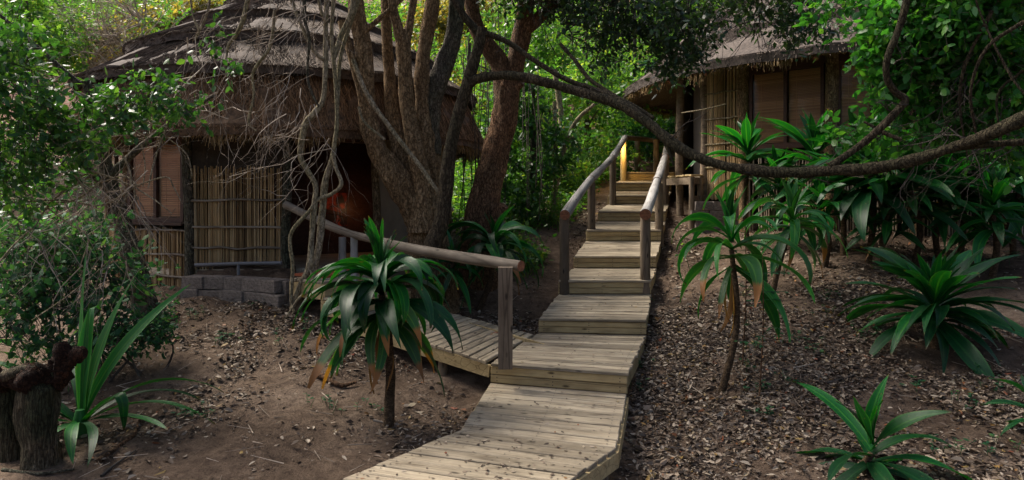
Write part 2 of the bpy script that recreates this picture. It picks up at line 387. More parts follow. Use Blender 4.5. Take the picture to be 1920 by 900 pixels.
class MB:
    """collects pieces of ONE mesh"""
    def __init__(s): s.V = []; s.Q = {}; s.n = 0; s.M = {}
    def add(s, V, Q, mi=0):
        V = np.asarray(V, float).reshape(-1, 3)
        Q = np.asarray(Q, int)
        s.Q.setdefault(Q.shape[1], []).append(Q + s.n); s.M.setdefault(Q.shape[1], []).append(np.full(len(Q), mi))
        s.V.append(V); s.n += len(V)
    def build(s, name, mats, parent=None, smooth=False, basis=None):
        ks = list(s.Q)
        V = np.concatenate(s.V)
        if basis is not None:
            Bi = np.array(basis.inverted()); V = V @ Bi[:3, :3].T + Bi[:3, 3]
        me = np_mesh(name, V, [np.concatenate(s.Q[k]) for k in ks], mats, smooth,
                     np.concatenate([np.concatenate(s.M[k]) for k in ks]))
        return link(name, me, parent, basis)
    def box(s, c, sz, rz=0.0, mi=0):
        x, y, z = [v / 2 for v in sz]; ca, sa = math.cos(rz), math.sin(rz)
        V = np.array([(i * x, j * y, k * z) for k in (-1, 1) for i, j in ((-1, -1), (1, -1), (1, 1), (-1, 1))])
        V = np.stack([V[:, 0] * ca - V[:, 1] * sa, V[:, 0] * sa + V[:, 1] * ca, V[:, 2]], 1) + np.array(c)
        s.add(V, BOXQ, mi)
    def bar(s, p, q, wdt, h, up=(0, 0, 1), mi=0):
        p, q = Vector(p), Vector(q); d = (q - p); L = d.length; d.normalize()
        sdv = d.cross(Vector(up)).normalized(); u = sdv.cross(d)
        V = [p + d * (L * i) + sdv * (wdt / 2 * j) + u * (h / 2 * k) for k in (-1, 1) for i, j in ((0, -1), (1, -1), (1, 1), (0, 1))]
        s.add([tuple(v) for v in V], BOXQ, mi)
    def tube(s, P, rad, sides=8, amp=0.0, freq=3.0, caps=True, mi=0, capmi=None, seed=0.0):
        V, Q = tube_geo(P, rad, sides, amp, freq, seed)
        s.add(V, Q, mi)
        if caps:
            n = len(V)
            capmi = mi if capmi is None else capmi
            s.add(V[:sides], [list(range(sides))[::-1]], capmi)
            s.add(V[-sides:], [list(range(sides))], capmi)
BOXQ = [(0, 3, 2, 1), (4, 5, 6, 7), (0, 1, 5, 4), (1, 2, 6, 5), (2, 3, 7, 6), (3, 0, 4, 7)]

def tube_geo(P, rad, sides, amp=0.0, freq=3.0, seed=0.0):
    P = np.asarray(P, float); n = len(P)
    rad = np.broadcast_to(np.asarray(rad, float), (n,))
    T = np.gradient(P, axis=0); T /= np.linalg.norm(T, axis=1)[:, None] + 1e-9
    ref = np.array([0.31, 0.95, 0.05]) if abs(T[0] @ np.array([0.31, 0.95, 0.05])) < 0.85 else np.array([0, 0, 1.0])
    U = np.zeros_like(P); u = ref
    for i in range(n):
        u = u - T[i] * (u @ T[i]); u = u / (np.linalg.norm(u) + 1e-9); U[i] = u
    W_ = np.cross(T, U)
    a = np.arange(sides) / sides * 2 * np.pi
    V = P[:, None, :] + rad[:, None, None] * (np.cos(a)[None, :, None] * U[:, None, :] + np.sin(a)[None, :, None] * W_[:, None, :])
    if amp > 0:
        for i in range(n):
            for j in range(sides):
                d = V[i, j] - P[i]
                q = Vector(V[i, j]) * freq + Vector((seed, seed * 1.7, 0))
                k = noise.fractal(Vector((q.x, q.y, q.z * 0.45)), 0.9, 2.1, 4)
                if sides >= 16: k += 1.1 * (.35 - abs(noise.noise(Vector((q.x * 2.6, q.y * 2.6, q.z * .5))))) + .5 * (.3 - abs(noise.noise(Vector((q.x * 6, q.y * 6, q.z * 1.6)))))
                V[i, j] = P[i] + d * (1 + amp * k)
    V = V.reshape(-1, 3)
    i = np.arange(n - 1)[:, None] * sides; j = np.arange(sides)[None, :]; j2 = (j + 1) % sides
    Q = np.stack([i + j, i + j2, i + sides + j2, i + sides + j], -1).reshape(-1, 4)
    return V, Q

def smooth_path(pts, k=6):
    """Catmull-Rom through n-tuples"""
    A = np.asarray(pts, float); A = np.vstack([2 * A[0] - A[1], A, 2 * A[-1] - A[-2]])
    out = []
    for i in range(1, len(A) - 2):
        p0, p1, p2, p3 = A[i - 1:i + 3]
        for t in np.linspace(0, 1, k, endpoint=False):
            out.append(0.5 * (2 * p1 + (p2 - p0) * t + (2 * p0 - 5 * p1 + 4 * p2 - p3) * t * t + (3 * p1 - p0 - 3 * p2 + p3) * t ** 3))
    out.append(A[-2]); return np.array(out)

def sticks(P0, P1, r0, r1, sides=3):
    """many straight tapered sticks at once"""
    P0 = np.asarray(P0, float); P1 = np.asarray(P1, float); n = len(P0)
    d = P1 - P0; d /= np.linalg.norm(d, axis=1)[:, None] + 1e-9
    ref = np.where(np.abs(d[:, 2:3]) < 0.9, np.array([[0, 0, 1.0]]), np.array([[1.0, 0, 0]]))
    u = np.cross(d, ref); u /= np.linalg.norm(u, axis=1)[:, None] + 1e-9; v = np.cross(d, u)
    a = np.arange(sides) / sides * 2 * np.pi + 0.3
    ring = np.cos(a)[None, :, None] * u[:, None] + np.sin(a)[None, :, None] * v[:, None]
    r0 = np.broadcast_to(r0, (n,)); r1 = np.broadcast_to(r1, (n,))
    V = np.concatenate([P0[:, None] + ring * r0[:, None, None], P1[:, None] + ring * r1[:, None, None]], 1).reshape(-1, 3)
    b = (np.arange(n) * 2 * sides)[:, None]; j = np.arange(sides)[None]; j2 = (j + 1) % sides
    Q = np.stack([b + j, b + j2, b + sides + j2, b + sides + j], -1).reshape(-1, 4)
    return V, Q

def unit(v): return v / (np.linalg.norm(v, axis=-1, keepdims=True) + 1e-9)

def leaf_geo(C, D, L, wr=0.42, up=0.6, fold=0.25, rg=rng):
    """pointed oval leaves: base C, direction D, length L"""
    n = len(C); D = unit(D)
    N = unit(rg.normal(size=(n, 3)) * (1 - up) + np.array([0, 0, 1.0]) * up)
    Sd = unit(np.cross(D, N)); N = np.cross(Sd, D)
    L = np.broadcast_to(L, (n,))[:, None]; Wd = L * wr * rg.uniform(0.75, 1.2, (n, 1)) * 0.5
    f = -fold * Wd
    cv = -0.12 * L
    v0 = C; v3 = C + D * L + N * cv
    v1 = C + D * L * 0.32 + Sd * Wd - N * f * -1; v2 = C + D * L * 0.70 + Sd * Wd * 0.78 - N * f * -0.7 + N * cv * 0.4
    v5 = C + D * L * 0.32 - Sd * Wd - N * f * -1; v4 = C + D * L * 0.70 - Sd * Wd * 0.78 - N * f * -0.7 + N * cv * 0.4
    V = np.stack([v0, v1, v2, v3, v4, v5], 1).reshape(-1, 3)
    b = np.arange(n)[:, None] * 6
    Q = np.concatenate([b + np.array([[0, 3, 2, 1]]), b + np.array([[0, 5, 4, 3]])], 0)
    return V, Q

def crown_geo(blobs, sprays, per, L, sl=0.35, rg=None, droop=0.2, shell=0.5, up=0.5, wr=0.45, twig_r=0.004):
    """sprays of leaves in ellipsoid blobs; returns leaves mesh data and twig mesh data"""
    rg = rg or rng
    LV, LQ, TV, TQ = [], [], [], []; n0 = t0 = 0
    vol = np.array([b[3] * b[4] * b[5] for b in blobs]) ** 0.75; vol = vol / vol.sum()
    for b, k in zip(blobs, np.maximum(4, (vol * sprays)).astype(int)):
        c = np.array(b[:3]); r = np.array(b[3:6])
        d = unit(rg.normal(size=(k, 3))); rad = rg.uniform(0, 1, (k, 1)) ** shell
        O = c + d * rad * r
        dirs = unit(d * 0.7 + rg.normal(size=(k, 3)) * 0.6 + np.array([0, 0, -droop]))
        ln = sl * rg.uniform(0.6, 1.4, (k, 1))
        E_ = O + dirs * ln
        V, Q = sticks(O - dirs * ln * 0.5, E_, twig_r, twig_r * 0.4); TV.append(V); TQ.append(Q + t0); t0 += len(V)
        t = (np.arange(per) + 0.5) / per
        C = (O[:, None] + dirs[:, None] * ln[:, None] * t[None, :, None] + rg.normal(size=(k, per, 3)) * 0.02).reshape(-1, 3)
        DD = (dirs[:, None] * 0.5 + unit(rg.normal(size=(k, per, 3))) * 0.9 + np.array([0, 0, -droop])).reshape(-1, 3)
        V, Q = leaf_geo(C, DD, L * rg.uniform(0.6, 1.25, len(C)), wr, up, rg=rg); LV.append(V); LQ.append(Q + n0); n0 += len(V)
    return (np.concatenate(LV), np.concatenate(LQ)), (np.concatenate(TV), np.concatenate(TQ))

def twig_tangle(starts, dirs, n, length, rad, rg, bend=0.35, grav=0.1, kids=3, steps=6, jit=.05):
    """dry branching twigs: returns segments P0,P1,r0,r1"""
    A, B, Ra, Rb = [], [], [], []
    def grow(p, d, L, r, lev):
        st = L / steps
        for i in range(steps):
            d = d + rg.normal(size=3) * bend * 0.5 + np.array([0, 0, -grav * 0.3]); d = d / np.linalg.norm(d)
            q = p + d * st; r2 = r * (1 - 0.75 * (i + 1) / steps)
            ra = r * (1 - 0.75 * i / steps)
            A.append(p); B.append(q); Ra.append(ra); Rb.append(r2)
            if lev > 0 and i > 0 and rg.random() < kids / steps:
                dd = d + unit(rg.normal(size=3)) * 0.9; grow(q, dd / np.linalg.norm(dd), L * rg.uniform(0.3, 0.65), ra * 0.65, lev - 1)
            p = q
    for i in range(n):
        k = i % len(starts)
        d = np.asarray(dirs[k], float) + rg.normal(size=3) * 0.35
        grow(np.asarray(starts[k], float) + rg.normal(size=3) * jit, d / np.linalg.norm(d), length * rg.uniform(0.5, 1.3), rad * rg.uniform(0.6, 1.2), 2)
    return np.array(A), np.array(B), np.array(Ra), np.array(Rb)

# ------------------------------------------------------------------ terrain
GP = np.array([
 (-4,5.4,0),(-1.2,6.4,.05),(-2,5,-.02),(-3,7.2,.3),(-3.5,9,.72),(-4.7,9.5,.8),(-6,9,.62),(-6,7,.25),(-7,11,.9),(-2.6,8.9,.72),
 (-2,8,.42),(-1.2,7.5,.2),(-.7,7.0,.06),(0,6,-.04),(.5,5,-.08),(1.3,5.4,-.06),(1.5,7,.1),(1.0,7.8,.15),(.2,8,.2),(-.4,8.6,.3),(-1.1,9,.5),(2.0,8.6,.33),(2.4,10.3,.62),(2.8,11.9,.95),
 (3.4,14,1.52),(4,16,2.0),(4.3,18,2.4),(.3,9.3,.28),(.45,10.5,.6),(.7,12,.95),(1.2,14,1.5),(2,16,2.0),(2.5,18,2.4),
 (2.7,5,.1),(2.1,6.9,.2),(3,8,.58),(5,8,.72),(4,10,1.1),(5,11.6,1.46),(6.5,11.3,1.5),(8,10,1.35),(6,7,.55),(5,5.5,.22),(7.5,8.5,1.0),
 (-1.25,10,.7),(-.3,10.5,.72),(-2.4,10.4,.85),(0,13,1.25),(-2,12,1.0),(-4,12.8,.9),(0,17,2.2),(-4,18,2.0),(-10,14,1.5),(-10,18,3.2),(5,20,3),
 (0,24,4.2),(10,24,4.8),(-14,25,6.8),(0,32,8.5),(15,32,9.5),(-22,32,11),(0,45,15),(25,45,15),(-25,50,18),
 (8,16,1.7),(12,14,2.0),(10,20,2.8),(0,2,-.1),(-4,2,-.05),(4,2,.0),(0,-6,-.6),(-12,3,.3),(12,3,.8),(-12,9,1.0),(13,9,2.0),
 (-60,60,30),(60,60,32),(0,90,34),(-90,0,10),(90,0,14),(0,-90,-8),(-90,90,40),(90,90,40),(90,-90,0),(-90,-90,0)], float)
def _phi(r): return np.sqrt(r * r + 0.25)
def _fit():
    X = GP[:, :2]; n = len(X)
    A = _phi(np.linalg.norm(X[:, None] - X[None], axis=-1))
    Pm = np.hstack([np.ones((n, 1)), X]); K = np.block([[A, Pm], [Pm.T, np.zeros((3, 3))]])
    return np.linalg.solve(K, np.concatenate([GP[:, 2], np.zeros(3)]))
_cf = _fit()
def ground_z(x, y):
    x = np.atleast_1d(np.asarray(x, float)); y = np.atleast_1d(np.asarray(y, float))
    q = np.stack([x, y], -1); out = np.zeros(len(q))
    for s_ in range(0, len(q), 20000):
        b = q[s_:s_ + 20000]
        r = np.linalg.norm(b[:, None] - GP[None, :, :2], axis=-1)
        out[s_:s_ + 20000] = _phi(r) @ _cf[:-3] + _cf[-3] + b @ _cf[-2:]
    out += 0.025 * np.sin(x * 2.3 + 1.1 * y) * np.cos(y * 1.9 - .6 * x) + 0.015 * np.sin(x * 5.1 - y * 4.3)
    return out
def gz(x, y): return float(ground_z(x, y)[0])
def W(px, py, d): return np.array([(px - 960) / F * d, d, CZ - (py - H0) / F * d])
def on_plane(px, py, z):
    d = F * (CZ - z) / (py - H0); return np.array([(px - 960) / F * d, d, z])
def on_ground(px, py):
    d = np.linspace(3.5, 30, 1600); x = (px - 960) / F * d; z = CZ - (py - H0) / F * d
    g = ground_z(x, d); k = np.argmax(z <= g); return np.array([x[k], d[k], g[k]])

def build_ground():
    def axis(lo, hi, fine_lo, fine_hi, st):
        a = list(np.arange(fine_lo, fine_hi, st)); s_ = st; v = fine_lo
        L = []
        while v > lo: s_ *= 1.22; v -= s_; L.append(v)
        s_ = st; v = a[-1]; Rr = []
        while v < hi: s_ *= 1.22; v += s_; Rr.append(v)
        return np.array(L[::-1] + a + Rr)
    xs = axis(-180, 180, -8, 9, 0.07); ys = axis(-120, 180, 3.5, 14, 0.07)
    X, Y = np.meshgrid(xs, ys); x, y = X.ravel(), Y.ravel(); z = ground_z(x, y)
    near = (np.abs(x) < 10) & (y > 3) & (y < 15)
    for i in np.nonzero(near)[0]:
        z[i] += 0.022 * noise.fractal(Vector((x[i] * 3.2, y[i] * 3.2, 0)), 0.8, 2.0, 4)
    nx, ny = len(xs), len(ys)
    i = (np.arange(ny - 1)[:, None] * nx + np.arange(nx - 1)[None]).ravel()
    Q = np.stack([i, i + 1, i + nx + 1, i + nx], 1)
    me = np_mesh('ground', np.stack([x, y, z], 1), Q, M['soil'], True)
    setp(link('ground', me), kind='structure')
build_ground()

# ------------------------------------------------------------------ wooden pieces
def slab(corners, thick, mat, name, parent, ch=0.007, label=None):
    """plank from 4 top corners: a->b along the length, b->c across"""
    a, b, c, d = [Vector(v) for v in corners]
    x = ((b - a) + (c - d)).normalized(); z = x.cross((d - a) + (c - b)).normalized(); y = z.cross(x)
    cen = (a + b + c + d) / 4
    Bm = Matrix((x, y, z)).transposed().to_4x4(); Bm.translation = cen; Bi = Bm.inverted()
    top = [Bi @ v for v in (a, b, c, d)]
    m0 = sum(top, Vector()) / 4
    V = [(v.x, v.y, v.z - thick) for v in top] + [(v.x, v.y, v.z - ch) for v in top]
    for v in top:
        s_ = Vector((math.copysign(ch, v.x - m0.x), math.copysign(ch, v.y - m0.y), 0)); V.append(tuple(v - s_))
    Q = [(3, 2, 1, 0), (8, 9, 10, 11)]
    for o_ in (0, 4):
        for i in range(4):
            j = (i + 1) % 4; Q.append((o_ + i, o_ + j, o_ + 4 + j, o_ + 4 + i))
    o = link(name, np_mesh(name, V, np.array(Q), mat), parent, Bm)
    if label: o['label'] = label
    return o

NAILS = []
def deck(BL, BR, FR, FL, n, parent, mat, thick=0.032, gap=0.019, rag=0.012, nail=True):
    BL, BR, FR, FL = [Vector(v) for v in (BL, BR, FR, FL)]
    for i in range(n):
        t0, t1 = i / n, (i + 1) / n
        l0, l1 = BL.lerp(FL, t0), BL.lerp(FL, t1); r0, r1 = BR.lerp(FR, t0), BR.lerp(FR, t1)
        gl = (l1 - l0).normalized() * gap / 2; gr = (r1 - r0).normalized() * gap / 2
        ax = (r0 - l0).normalized(); jl, jr = random.uniform(-rag, rag), random.uniform(-rag, rag)
        dz = Vector((0, 0, random.uniform(-.003, .003))); tl = Vector((0, 0, random.uniform(-.003, .003)))
        slab((l1 - gl + ax * jl + dz + tl, r1 - gr + ax * jr + dz - tl, r0 + gr + ax * jr + dz - tl, l0 + gl + ax * jl + dz + tl), thick, mat, 'plank', parent)
        if nail:
            for u in (0.06, 0.5, 0.94):
                for v in (0.3, 0.7):
                    p = l0.lerp(r0, u).lerp(l1.lerp(r1, u), v); NAILS.append((p + dz + Vector((0, 0, .0035)) + tl * (1 - 2 * u), Vector((0, 0, 1))))

def flush_nails(parent):
    mb = MB()
    for p, nrm in NAILS:
        t = nrm.orthogonal().normalized(); u = nrm.cross(t)
        ring = [p + (t * math.cos(k * math.pi / 3) + u * math.sin(k * math.pi / 3)) * 0.0065 for k in range(6)]
        mb.add([tuple(v) for v in ring], [tuple(range(6))])
    if NAILS: setp(mb.build('nail_heads', M['iron'], parent), kind='stuff')
    NAILS.clear()

def riser(L, Rr, z0, z1, parent, boards=2, mat=None):
    L, Rr = Vector(L), Vector(Rr); d = (Rr - L); d.z = 0; ax = d.normalized(); fw = Vector((ax.y, -ax.x, 0))
    h = (z1 - z0) / boards
    for k in range(boards):
        za, zb = z0 + k * h + 0.003, z0 + (k + 1) * h - 0.002
        o_ = fw * random.uniform(0.002, 0.006)
        a = Vector((L.x, L.y, za)) + o_; b = Vector((Rr.x, Rr.y, za)) + o_
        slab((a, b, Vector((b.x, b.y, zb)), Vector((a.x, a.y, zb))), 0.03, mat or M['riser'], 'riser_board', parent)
        for u in (0.05, 0.47, 0.95):
            for v in (0.3, 0.7):
                p = a.lerp(b, u) + Vector((0, 0, (zb - za) * v)) + fw * 0.0015; NAILS.append((p, fw))

def log(name, P, rad, mat, parent, sides=12, amp=0.05, bend_k=5, label=None):
    """round pole through points, local X along it, sawn ends"""
    P = [np.asarray(p, float) for p in P]
    a, b = Vector(P[0]), Vector(P[-1]); x = (b - a).normalized(); z = x.orthogonal().normalized(); y = z.cross(x)
    Bm = Matrix((x, y, z)).transposed().to_4x4(); Bm.translation = a
    pth = smooth_path(np.array(P), bend_k) if len(P) > 2 else np.array([P[0] + (P[1] - P[0]) * t for t in np.linspace(0, 1, 7)])
    mb = MB(); r_ = np.linspace(rad, rad * 0.9, len(pth)) * (1 + .05 * np.sin(np.linspace(0, 9, len(pth)) + rad * 400))
    mb.tube(pth, r_, sides, amp, 5.0, True, 0, 1, random.uniform(0, 50))
    o = mb.build(name, [mat, M['cut']], parent, False, Bm)
    sm = np.array([len(p.vertices) == 4 for p in o.data.polygons]); o.data.polygons.foreach_set('use_smooth', sm)
    if label: o['label'] = label
    return o

# ------------------------------------------------------------------ boardwalk
ZL = 0.215
STEP = [  # left px, right px, top row (left,right), depth, top z, bottom z
 (920, 1176, 7.0, .435, .213), (1010, 1212, 8.9, .585, .385), (1047, 1221, 10.3, .915, .70), (1075.5, 1231, 11.5, 1.17, .965),
 (1099, 1239.5, 12.8, 1.54, 1.33), (1121, 1248, 14.1, 1.86, 1.65), (1140, 1254, 15.7, 2.19, 1.98), (1152, 1259, 16.9, 2.50, 2.29), (1163, 1263, 17.9, 2.79, 2.57)]
def edge(i):
    l, r, d, zt, zb = STEP[i]
    if i == 0: return on_plane(920, 679, zt), on_plane(1176, 698, zt)
    if i == 1: return np.array([(l - 960) / F * 8.97, 8.97, zt]), np.array([(r - 960) / F * 8.83, 8.83, zt])
    return np.array([(l - 960) / F * d, d, zt]), np.array([(r - 960) / F * d, d, zt])

# lower walk
lw = thing('lower_boardwalk', 'lowest stretch of weathered plank walk in the foreground, bending to the left', 'boardwalk', (0.3, 6, ZL))
k1L, k1R = on_plane(864, 805, ZL), on_plane(1156, 839, ZL)
e0L, e0R = edge(0)
bL = np.array([e0L[0], e0L[1] + .02, ZL]); bR = np.array([e0R[0], e0R[1] + .02, ZL])
deck(bL, bR, k1R, k1L, 9, lw, M['deck'], rag=.006)
m1L, m1R = on_plane(640, 899, ZL), on_plane(1072, 897, ZL)
eL = k1L + (m1L - k1L) * 2.0; eR = k1R + (m1R - k1R) * 3.6
deck(k1L, k1R, eR, eL, 16, lw, M['deck'], rag=.006)
# side boards, joists and short legs under it
for p, q in ((bR, k1R), (k1R, eR), (bL, k1L), (k1L, eL)):
    mb = MB(); ins = Vector((0, 0, -.095)); mb.bar(Vector(p) + ins, Vector(q) + ins, .035, .12)
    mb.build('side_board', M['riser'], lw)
for t in (0.25, .75):
    for s_, p in (('l', bL * (1 - t) + k1L * t), ('r', bR * (1 - t) + k1R * t)):
        log('support_post', [(p[0] + (0.07 if s_ == 'l' else -.07), p[1], -.3), (p[0] + (0.07 if s_ == 'l' else -.07), p[1], ZL - .04)], .06, M['post'], lw)
for t in (0.04, .5):
    for p in (k1L * (1 - t) + eL * t, k1R * (1 - t) + eR * t):
        c_ = Vector((0.4, p[1], 0)) - Vector((p[0], p[1], 0)); c_.normalize()
        log('support_post', [(p[0] + c_.x * .08, p[1], -.4), (p[0] + c_.x * .08, p[1], ZL - .04)], .065, M['post'], lw)
flush_nails(lw)

# stairs
st = thing('boardwalk_stairs', 'long flight of wide plank steps climbing the slope to the upper hut', 'stairs', (1.2, 8.5, .3))
NPL = [15, 11, 9, 8, 9, 9, 9, 8]
for i in range(9):
    L, Rr = edge(i); zt, zb = STEP[i][3:5]
    riser(L, Rr, zb + .004, zt - .036, st)
    if i < 8:
        nL, nR = edge(i + 1); zb2 = STEP[i + 1][4]
        bl = np.array([nL[0], nL[1] + .015, zb2]); br = np.array([nR[0], nR[1] + .015, zb2])
    else:
        bl = np.array([L[0] + .25, L[1] + 1.25, zt + .02]); br = np.array([Rr[0] + .6, Rr[1] + 1.25, zt + .02])
    fw = np.array([0, -.035, 0])
    deck(bl, br, Rr + fw, L + fw, NPL[i] if i < 8 else 9, st, M['deck'])
    for p, q, o_ in ((L, bl, .02), (Rr, br, -.02)):
        mb = MB(); mb.bar((p[0] + o_, p[1] + .03, p[2] - .115), (q[0] + o_, q[1], q[2] - .115), .035, .15)
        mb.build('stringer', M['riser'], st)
    for p in (L, Rr):
        s_ = .1 if p is L else -.1
        g_ = gz(p[0], p[1]) - .2
        log('support_post', [(p[0] + s_, p[1] + .12, g_), (p[0] + s_, p[1] + .12, p[2] - .05)], .06, M['post'], st)
flush_nails(st)

# branch to the lower hut
A0 = np.array(e0L); dirB = np.array([-.85, .53]); nrm = np.array([.53, .85])
br0 = on_plane(1003, 628, .40)
hw = thing('hut_walkway', 'side branch of the plank walk leading left to the lower hut', 'boardwalk', (A0[0] - 1, A0[1] + 1, .3))
wid = 1.22
def bp(t, s_, dz=0.0): return np.array([A0[0] + dirB[0] * t + nrm[0] * wid * s_, A0[1] + dirB[1] * t + nrm[1] * wid * s_, .437 + .13 * max(0, t) + dz])
T1 = 2.15
l0 = bp(0.02, 0); r0 = np.array([br0[0], br0[1] + .02, .405])
# seam wedge follows the landing's left side
deck(bp(T1, 0), bp(T1, 1), r0 + np.array([-.02, 0, 0]), l0 + np.array([-.03, .02, 0]), 19, hw, M['deck'], gap=.011)
for s_ in (0.012, .988):
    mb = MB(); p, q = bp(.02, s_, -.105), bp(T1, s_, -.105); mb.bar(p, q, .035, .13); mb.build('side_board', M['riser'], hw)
for t in (.7, 1.5, 2.1):
    for s_ in (.07, .93):
        p = bp(t, s_); log('support_post', [(p[0], p[1], gz(p[0], p[1]) - .2), (p[0], p[1], p[2] - .05)], .055, M['post'], hw)
# two steps up to the hut deck
zc = bp(T1, 0)[2]
for k in range(2):
    za = zc + .20 * k; t0 = T1 + .36 * k; t1 = t0 + (.40 if k == 0 else .62)
    p, q = bp(t0, 0), bp(t0, 1); zt = za + .20
    pL = np.array([p[0], p[1], zt]); pR = np.array([q[0], q[1], zt])
    riser(pR, pL, za + .004, zt - .034, hw)
    u, v = bp(t1, 0), bp(t1, 1)
    deck(np.array([u[0], u[1], zt + .002 * k]), np.array([v[0], v[1], zt + .002 * k]), pR, pL, 3 if k == 0 else 5, hw, M['deck'])
    for s_ in (.012, .988):
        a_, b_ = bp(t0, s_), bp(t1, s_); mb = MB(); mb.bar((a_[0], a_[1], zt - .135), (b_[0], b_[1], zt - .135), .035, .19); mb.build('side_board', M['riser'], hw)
    for s_ in (.07, .93):
        p_ = bp(t1 - .08, s_); log('support_post', [(p_[0], p_[1], gz(p_[0], p_[1]) - .2), (p_[0], p_[1], zt - .05)], .055, M['post'], hw)
HUT_FLOOR = zc + .40
flush_nails(hw)

# ------------------------------------------------------------------ hand rails
hr = thing('branch_handrail', 'sloping log handrail on a square post in front of the lower hut', 'handrail', (A0[0] + .1, A0[1] + .05, .43))
pA = np.array([W(948, 600, 7.13)[0], 7.13, 0])
mb = MB()
Bm = Matrix(((0, 0, 1), (0, 1, 0), (-1, 0, 0))).transposed().to_4x4()
slab((Vector((pA[0] - .073, 7.06, .43)), Vector((pA[0] - .073, 7.06, 1.46)), Vector((pA[0] + .073, 7.06, 1.46)), Vector((pA[0] + .073, 7.06, .43))), .15, M['post'], 'post', hr, .012)
r_end, r_mid, r_top = W(977, 499, 7.06), W(724, 458, 8.55), W(536, 384, 9.86)
log('rail', [r_mid + np.array([-.02, .02, .0]), W(850, 480, 7.8), r_end], .068, M['rail_old'], hr, amp=.06)
log('rail', [r_top, W(600, 415, 9.4), W(655, 438, 9.0), r_mid + np.array([.05, -.05, .02])], .058, M['rail_old'], hr, amp=.12)
for px in (642, 664):
    p = W(px, 440, 8.95); log('post', [(p[0], p[1], gz(p[0], p[1]) - .1), (p[0], p[1], p[2] - .03)], .055, M['log'], hr)

sl_ = thing('stair_handrail', 'grey log handrail rising along the left side of the plank steps', 'handrail', (W(1058, 520, 10.3)[0], 10.3, .9), 'handrails of the steps')
pts = [(1059, 403, 10.2), (1108, 336, 12.9), (1148, 296, 15.5), (1172, 258, 17.9)]
for (p, q) in zip(pts[:-1], pts[1:]):
    a_, b_ = W(*p), W(*q); m_ = (a_ + b_) / 2 + np.array([0, 0, random.uniform(-.04, .04)])
    log('rail', [a_, m_, b_], .078, M['log'], sl_, amp=.05)
for px, d_, zb in ((1058, 10.33, .9), (1109, 12.9, 1.52), (1149, 15.6, 2.15), (1169, 17.75, 2.5)):
    x_ = (px - 960) / F * d_; top = np.interp(d_, [10.2, 12.9, 15.5, 17.9], [W(*p)[2] for p in pts])
    log('post', [(x_, d_, zb - .3), (x_, d_, top - .05)], .08 if d_ < 17 else .085, M['post'] if d_ < 17 else M['riser'], sl_)
tb = [W(1171, 258, 18.0), W(1205, 261, 18.9), W(1236, 265, 19.1)]
log('rail', tb, .07, M['post'], sl_)
for px in (1195, 1230):
    x_ = (px - 960) / F * 18.95; log('post', [(x_, 18.95, 2.5), (x_, 18.95, W(px, 262, 18.95)[2])], .085, M['post'], sl_)

sr = thing('stair_handrail', 'grey log handrail with rusty sawn end on the right side of the plank steps', 'handrail', (W(1210, 520, 10.3)[0], 10.3, .9), 'handrails of the steps')
pts = [(1210, 402, 10.2), (1232, 340, 12.9), (1247, 295, 15.5), (1253, 268, 17.3)]
for (p, q) in zip(pts[:-1], pts[1:]):
    a_, b_ = W(*p), W(*q); log('rail', [a_, (a_ + b_) / 2 + np.array([0, 0, random.uniform(-.03, .03)]), b_], .085, M['log'], sr, amp=.05)
for px, d_, zb in ((1210, 10.36, .9), (1236, 12.9, 1.52), (1248, 15.6, 2.15)):
    x_ = (px - 960) / F * d_; top = np.interp(d_, [10.2, 12.9, 15.5, 17.3], [W(*p)[2] for p in pts])
    log('post', [(x_, d_, zb - .3), (x_, d_, top - .05)], .083, M['post'], sr)

# lamp on the top post
lp = W(1164, 272, 17.6)
lamp = thing('stair_lamp', 'small lit lamp fixed to the post at the top of the steps', 'lamp', lp)
mb = MB(); mb.tube([lp + np.array([0, -.02, .09]), lp + np.array([0, -.02, .06]), lp + np.array([0, -.02, .02])], [.02, .06, .065], 10); mb.build('lamp_shade', M['frame'], lamp)
mb = MB(); mb.tube([lp + np.array([0, -.02, .03]), lp + np.array([0, -.02, -.02]), lp + np.array([0, -.02, -.05])], [.03, .045, .01], 10); mb.build('bulb', M['bulb'], lamp, True)
pl = bpy.data.lights.new('lamp_light', 'POINT'); pl.energy = 11; pl.color = (1.0, .62, .2); pl.shadow_soft_size = .05
po = link('lamp_light', pl, lamp, Matrix.Translation(Vector(lp) + Vector((.0, -.14, -.1))))

# ------------------------------------------------------------------ huts
def ring_pts(c, Rr, ang): return np.array([c[0] + Rr * math.cos(R(ang)), c[1] + Rr * math.sin(R(ang))])

